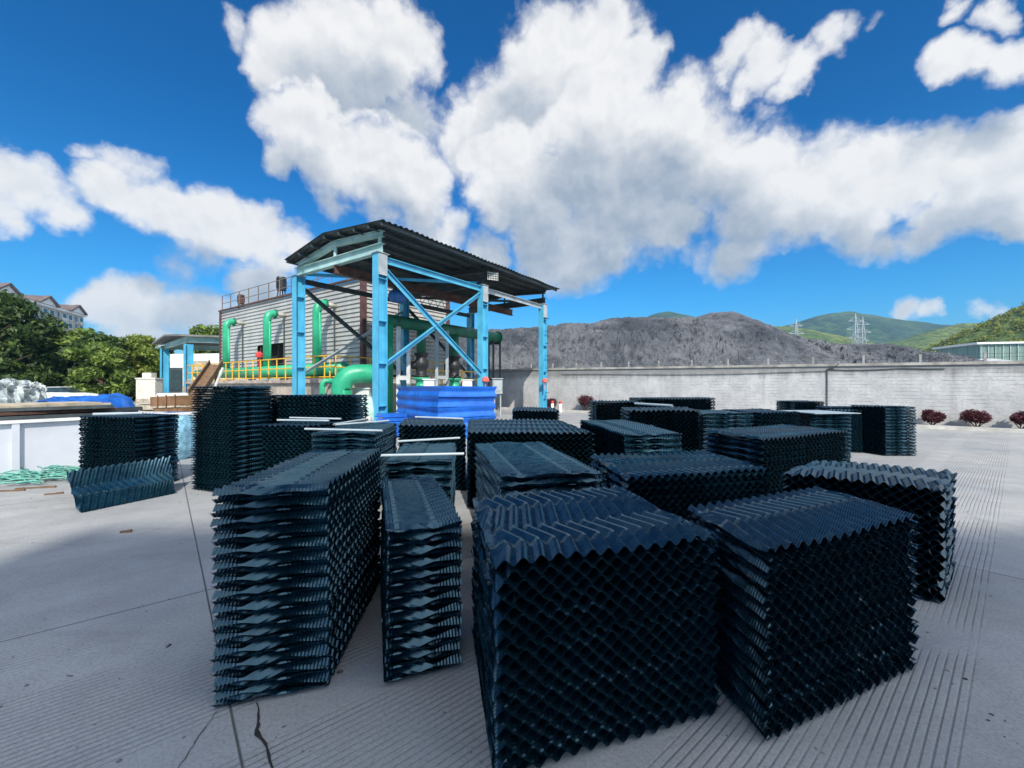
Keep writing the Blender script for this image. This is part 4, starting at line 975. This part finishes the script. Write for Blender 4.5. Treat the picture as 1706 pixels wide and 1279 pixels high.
# small blue shed and white building behind it
ss = empty('small_blue_shed', at(312, 33), 'small pale roofed shed with two blue posts left of the cooling tower', 'shed')
q0, q1 = at(274, 36.5), at(314, 32.5)
for q in (q0, q1, q0+Vector((6, 2.6, 0)), q1+Vector((6, 2.6, 0))):
    m = MB(); m.box(q+UP*2.4, (.06, .55, 4.8), Gd, Ld)
    for s_ in (-.25, .25): m.box(q+Ld*s_+UP*2.4, (.38, .03, 4.8), Gd, Ld)
    m.build('column', BLUE, ss)
m = MB(); ibeam(m, q0+UP*4.95, q1+UP*5.2, .4, .25); ibeam(m, q1+UP*5.2, q1+Vector((6.2, 2.6, 5.2)), .5, .25); ibeam(m, q0+UP*4.95, q0+Vector((6.2, 2.6, 4.95)), .4, .25); m.build('beam', TEAL, ss)
dd = (q0-q1).normalized(); m = MB(); r0, r1 = q0+dd*.6+UP*5.3, q1-dd*.6+UP*5.5; md = (r0+r1)/2+UP*.35; ex = Vector((6.6, 2.9, 0)); bk = Vector((-.7, -.3, 0))
pts = [r0+bk, md+bk, r1+bk, r0+ex, md+ex, r1+ex]; m.add(pts+[q-UP*.14 for q in pts], [(0, 3, 4, 1), (1, 4, 5, 2), (6, 7, 10, 9), (7, 8, 11, 10), (0, 1, 7, 6), (1, 2, 8, 7), (2, 5, 11, 8), (3, 9, 10, 4), (4, 10, 11, 5), (0, 6, 9, 3)]); m.build('roof', mat('shed_roof_grey', (.16, .16, .15), .7, var=.3), ss)
wb = empty('white_building', at(330, 40), 'low white building with a dark doorway behind the small blue shed', 'building')
m = MB(); quadbox(m, at(283, 44.2), at(374, 43.0), 5, 0, 4.9); m.build('wall', WHITE, wb)
f_ = MB().box(at(294, 44.0, 2.1), (1.45, .2, 2.7)).build('door', DKST, wb); MB().box(at(294, 43.9, 2.15), (1.05, .1, 2.1)).build('pane', GLASS, f_)
MB().box(at(337, 43.42, 3.6), (2.4, .1, 1.1)).build('louvre', PALEWOOD, wb)
m = MB().box(at(249, 33, 1.05), (1.5, .7, 2.1)); m.box(at(249, 33, 2.15), (1.6, .8, .1)); m.box(at(249, 33, 2.4), (.7, .5, .4))
tag(m.build('concrete_gate_pier', mat('pale_pier', (.60, .58, .50), .8, var=.15)), 'square pale pier topped with a small box beside the dark trees', 'pier')
gf = MB()
for i in range(8): gf.tube([at(262+i*7, 26, .0), at(262+i*7, 26, 1.05)], .03, 6)
for z in (.45, .75, 1.05): gf.tube([at(262, 26, z), at(311, 26, z)], .03, 6)
tag(gf.build('green_fence', mat('green_rail', (.03, .28, .20), .5)), 'low green tube fence in front of the small blue shed', 'fence')
# leaning brown conveyor trough
m = MB(); a, b = at(326, 17.5, 1.2), at(360, 19.5, 2.55); m.bar(a, b, .5, .06); d_ = (b-a).normalized(); s_ = UP.cross(d_).normalized()
for o in (-.25, .25): m.bar(a+s_*o+UP*.12, b+s_*o+UP*.12, .05, .25)
m.bar(a-UP*.02, a-UP*1.2, .08); m.bar(b-UP*.02, b-UP*2.5, .08)
tag(m.build('wooden_chute', WOOD), 'sloping brown wooden chute at the left end of the yellow railing', 'chute')
m = MB().tube([at(352, 18.5, 0), at(356, 18.6, 1.4), at(372, 18.8, 2.4)], .06, 8)
tag(m.build('prop_pole', OFFW), 'thin pale prop pole beside the sloping wooden chute', 'pole')

# white trough with panels and sheets on it
q0, q1 = Vector((-9.6, 6.1, 0)), Vector((-7.45, 9.9, 0)); td = (q1-q0).normalized(); tn = Vector((td.y, -td.x, 0))
tr = empty('panel_trough', (q0+q1)/2-tn*.9, 'long pale grey panel trough at the left edge, boards heaped on it', 'trough')
TLn = (q1-q0).length
m = MB().prism([q0, q1, q1-tn*1.9, q0-tn*1.9][::-1] if False else [q0, q1, q1-tn*1.9, q0-tn*1.9], .03, .93); m.build('side_panel', PANEL, tr)
m = MB()
for i in range(4): m.box(q0+td*(.2+i*TLn/3.2)+tn*.03+UP*.48, (.09, .07, .9), td)
m.build('rib', PANEL, tr)
m = MB().box((q0+q1)/2+tn*.0+UP*.955, (TLn+.1, .16, .05), td); m.build('rim', WHITE, tr)
def board(px, py, z, l, w, h, ang, m_, name, label, cat):
    p = gp(px, py, z); d_ = Vector((math.cos(ang), math.sin(ang), 0)); m = MB()
    m.box(p+UP*0, (l, w, h), d_); m.box(p+UP*(h/2+.012)+d_*.1, (l*.9, w*.85, .02), d_+Vector((.02, -.03, 0)))
    return tag(m.build(name, m_), label, cat)
ang = math.atan2(td.y, td.x)
c = (q0+q1)/2-tn*.95-td*.75
for i, (z, mt, l, w, da, lab) in enumerate(((1.01, DKST, 4.0, 1.5, 0, 'dark panel sheets lying lowest on the pale trough'), (1.09, RUST, 3.4, 1.3, .1, 'brown boards lying on the dark panels of the trough'), (1.16, DKST, 3.0, 1.2, -.08, 'dark sheet stack above the brown boards on the trough'), (1.22, PALEWOOD, 2.2, 1.0, .15, 'pale board lying uppermost on the trough'))):
    d_ = Vector((math.cos(ang+da), math.sin(ang+da), 0)); m = MB().box(c+UP*z+td*(-.3+.2*i), (l, w, .06), d_)
    for k in range(5): m.box(c+UP*(z-.01)+td*(-.3+.2*i)+Vector((-d_.y, d_.x, 0))*(-w/2-.03+.01*k)+d_*(.5*k-1), (.5, .05, .04), d_)
    tag(m.build('board', mt), lab, 'board', 'boards heaped on the trough')
# blue tarpaulin sheet bundle
n = 24; gx, gy = np.meshgrid(np.linspace(0, 1, 40), np.linspace(0, 1, 16))
A_, B_ = at(104, 9.9), at(238, 11.6); dv = B_-A_; dn = Vector((-dv.y, dv.x, 0)).normalized()*1.3
zz = 1.10+.10*gx+.16*np.sin(gy*3.14)+.10*(noise2(gx*7, gy*4, 2, 4)-.5)*2
fall = np.clip((gx-.9)*10, 0, 1)*.35; zz = zz-fall-np.clip((.12-gy)*8, 0, 1)*.28
o = grid('blue_tarp', A_.x+dv.x*gx+dn.x*gy, A_.y+dv.y*gx+dn.y*gy, zz, BLUET, smooth=False); md_ = o.modifiers.new('thick', 'SOLIDIFY'); md_.thickness = .03
tag(o, 'bright blue tarpaulin draped over panels behind the far left stack', 'tarpaulin')
m = MB().box((A_+B_)/2+dn*.5+UP*.52, (dv.length*.95, 1.1, 1.0), dv)
for k in range(6): m.box((A_+B_)/2+dn*.02+UP*(.12+.17*k)-dv*0, (dv.length*(.96+.01*(k % 2)), .12, .1), dv)
tag(m.build('panel_stack', DKST), 'dark stack of panels under the bright blue tarpaulin', 'panel stack')
for k in range(5):
    pass
lump(at(294, 10.2), .22, .5, .50, BLUET, 'blue_bundle', 'dark blue wrapped bundle between the far left stack and the tall tower', 'bundle', 12)
lump(at(306, 9.2), .17, .35, .46, mat('pale_blue_film', (.22, .45, .58), .25, var=.4, vscale=7, bump=.03, bscale=9), 'film_bundle', 'pale blue plastic film bundle beside the tall black tower', 'bundle', 15)
# clear plastic over a heap
lump(at(8, 17.5), 1.0, .9, 1.05, mat('clear_grey_film', (.33, .38, .39), .25, var=.5, vscale=2.5, bump=.12, bscale=3), 'covered_heap', 'heap under crumpled grey plastic film at the left edge', 'covered heap', 21, .8)
lump(at(46, 18.5), .42, .6, .98, mat('pale_film', (.45, .50, .50), .25, var=.45, vscale=2.5, bump=.12, bscale=3), 'covered_heap', 'smaller peaked heap under pale plastic film, beside the grey one', 'covered heap', 25, .8)
# timber stack, crate by the grass
ts = MB()
for k in range(4):
    for j in range(3): ts.bar(at(232, 19+.35*j, .1+.26*k), at(316, 18+.35*j, .12+.26*k), .28, .2)
tag(ts.build('timber_stack', PALEWOOD), 'stack of pale timber beams behind the far left stack', 'timber stack')
cb = MB(); a, b = at(270, 16.4, .98), at(318, 15.8, 1.05); cb.bar(a, b, .8, .36); 
for t_ in (.2, .5, .8): cb.bar(a.lerp(b, t_)-UP*.24+Vector((0, -.47, 0)), a.lerp(b, t_)+UP*.24+Vector((0, -.47, 0)), .05, .02)
cb.bar(a+UP*-.65, b+UP*-.65, .6, .8)
tag(cb.build('cardboard_crate', mat('brown_card', (.22, .12, .06), .8, var=.3, vscale=3)), 'brown strapped crate left of the tall black tower', 'crate')
pr_ = MB().lathe(at(264, 15.9, 1.15), [(.09, 0), (.16, 0), (.16, 1.0), (.09, 1.0)], 16, (.3, 1, 0))
tag(pr_.build('pipe_piece', WHITE), 'short white pipe with open end beside the brown crate', 'pipe')
# grass patch
rng = np.random.default_rng(3); P = []
a = at(285, 14.6); nG = 5000
pos = np.stack([a.x+rng.normal(0, .75, nG), a.y+rng.normal(0, .9, nG), np.zeros(nG)], 1)
h_ = .08+.16*rng.random(nG); an2 = rng.uniform(0, 6.28, nG); w_ = .012
dx = np.stack([np.cos(an2), np.sin(an2), np.zeros(nG)], 1)*w_; tip = pos+np.stack([np.cos(an2+1)*.05, np.sin(an2+1)*.05, h_], 1)
v = np.stack([pos-dx, pos+dx, tip], 1).reshape(-1, 3)
tag(mesh_obj('grass_patch', v, [(3*i, 3*i+1, 3*i+2) for i in range(nG)], LEAF_H), kind='stuff')
# green straps on the ground
rs = random.Random(4); m = MB()
for i in range(110):
    p = Vector((gp(70, 800).x+rs.gauss(0, .42), gp(70, 798).y+rs.gauss(0, .28), .02+abs(rs.gauss(0, .055)))); an2 = rs.uniform(-.6, .9)
    l = rs.uniform(.2, .55); d_ = Vector((math.cos(an2), math.sin(an2), rs.uniform(-.1, .1)))
    q = [p+d_*l*(t_-.5)+Vector((0, 0, .03*math.sin(t_*3.1))) for t_ in (0, .33, .66, 1)]
    q = [Vector((w.x, w.y, max(.012, w.z))) for w in q]
    m.tube(q, .011, 5)
tag(m.build('strap_heap', mat('green_strap', (.10, .33, .27), .5, var=.4, vscale=9)), 'tangled heap of cut green straps on the concrete at left', 'strap heap')
for px, py, l, a_, lab in ((18, 817, .35, .2, 'thin wood scrap on the concrete at the left picture edge'), (90, 822, .2, .5, 'short wood scrap right of the green straps, nearest the viewer'), (60, 812, .5, .25, 'longest thin wood scrap just before the green straps'), (210, 885, .1, .3, 'tiny dark scrap alone on the concrete below the leaning sheet')):
    p = gp(px, py, .012); d_ = Vector((math.cos(a_), math.sin(a_), 0)); m = MB().box(p, (l, .03, .018), d_); m.box(p+d_*l*.3+UP*.012, (l*.4, .024, .008), d_)
    tag(m.build('wood_scrap', WOOD), lab, 'wood scrap', 'wood scraps on the concrete')

# stones and plastic offcuts scattered over the yard: uncountable litter
rng = np.random.default_rng(9); v = []; f = []
for i in range(420):
    y = 1.4+13*rng.random()**1.6; x = rng.uniform(-1.3, 1.3)*y; r = rng.uniform(.003, .011)*(1.6 if rng.random() < .12 else 1)
    b0 = len(v); an3 = rng.uniform(0, 6.28)
    for k in range(5): q = an3+k*1.257; v.append((x+math.cos(q)*r*rng.uniform(.7, 1.5), y+math.sin(q)*r*rng.uniform(.7, 1.5), .001))
    v.append((x+rng.uniform(-.3, .3)*r, y+rng.uniform(-.3, .3)*r, r*rng.uniform(.5, 1.0)))
    f += [(b0+k, b0+(k+1) % 5, b0+5) for k in range(5)]
tag(mesh_obj('gravel_litter', v, f, mat('grit', (.16, .16, .16), .8, var=.7, vscale=3)), kind='stuff')
# parked car
def car(p, ang, label):
    r = empty('parked_car', p, label, 'car'); d_ = Vector((math.cos(ang), math.sin(ang), 0)); s_ = Vector((-d_.y, d_.x, 0))
    def P(x, y, z): return p+d_*x+s_*y+UP*z
    side = [(-2.2, .35), (-2.25, .75), (-2.1, .95), (-1.2, 1.02), (.9, 1.0), (1.9, .88), (2.2, .7), (2.22, .35)]
    m = MB(); n = len(side)
    for y in (-.86, .86):
        for x, z in side: m.v.append(tuple(P(x, y*(1 if z < .9 else .94), z)))
    m.f = [tuple(range(n)), tuple(range(2*n-1, n-1, -1))]+[(i, n+i, n+(i+1) % n, (i+1) % n) for i in range(n)]
    m.build('body', WHITE, r)
    cab = [(-1.75, .99), (-1.1, 1.42), (.25, 1.45), (1.05, .99)]; m = MB()
    for y in (-.78, .78):
        for x, z in cab: m.v.append(tuple(P(x, y*(1 if z < 1.2 else .82), z)))
    m.f = [(0, 1, 2, 3), (7, 6, 5, 4)]+[(i, 4+i, 4+(i+1) % 4, (i+1) % 4) for i in range(4)]; m.build('glasshouse', GLASS, r)
    m = MB(); m.add([P(-1.15, -.66, 1.425), P(.28, -.66, 1.455), P(.28, .66, 1.455), P(-1.15, .66, 1.425), P(-1.1, -.66, 1.47), P(.22, -.66, 1.5), P(.22, .66, 1.5), P(-1.1, .66, 1.47)], [(4, 5, 6, 7), (0, 1, 5, 4), (1, 2, 6, 5), (2, 3, 7, 6), (3, 0, 4, 7)]); m.build('roof', WHITE, r)
    for x in (-1.4, 1.4):
        for y in (-.8, .8):
            w_ = MB().lathe(P(x, y-.1, .32), [(.2, 0), (.32, .02), (.32, .18), (.2, .2)], 16, s_).build('wheel', BLACKM, r); MB().lathe(P(x, y-.12, .32), [(.18, 0), (.18, .24)], 12, s_).build('rim', GALV, w_)
    for y in (-.62, .62): MB().box(P(2.19, y, .68), (.08, .36, .14), d_).build('headlight', mat('lamp_glass', (.8, .8, .78), .2), r)
car(at(104, 36), math.radians(14), 'white car parked under the trees at the left')
# dark floor under the trees
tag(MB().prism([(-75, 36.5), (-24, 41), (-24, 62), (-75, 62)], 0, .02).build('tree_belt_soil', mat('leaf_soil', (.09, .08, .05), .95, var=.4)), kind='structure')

# ------------------------------------------------------------------ haze over the valley
HZ = bpy.data.materials.new('haze'); HZ.use_nodes = True; HZ.node_tree.nodes.clear(); t = NT(HZ.node_tree)
pv = t.new('ShaderNodeVolumePrincipled'); pv.inputs['Color'].default_value = (.30, .66, 1, 1); pv.inputs['Density'].default_value = .00024; pv.inputs['Anisotropy'].default_value = .2
ho_ = t.new('ShaderNodeOutputMaterial'); t.put(ho_.inputs['Volume'], pv.outputs[0])
tag(MB().box((0, 850, 102), (3440, 2140, 206)).build('haze', HZ), kind='stuff')
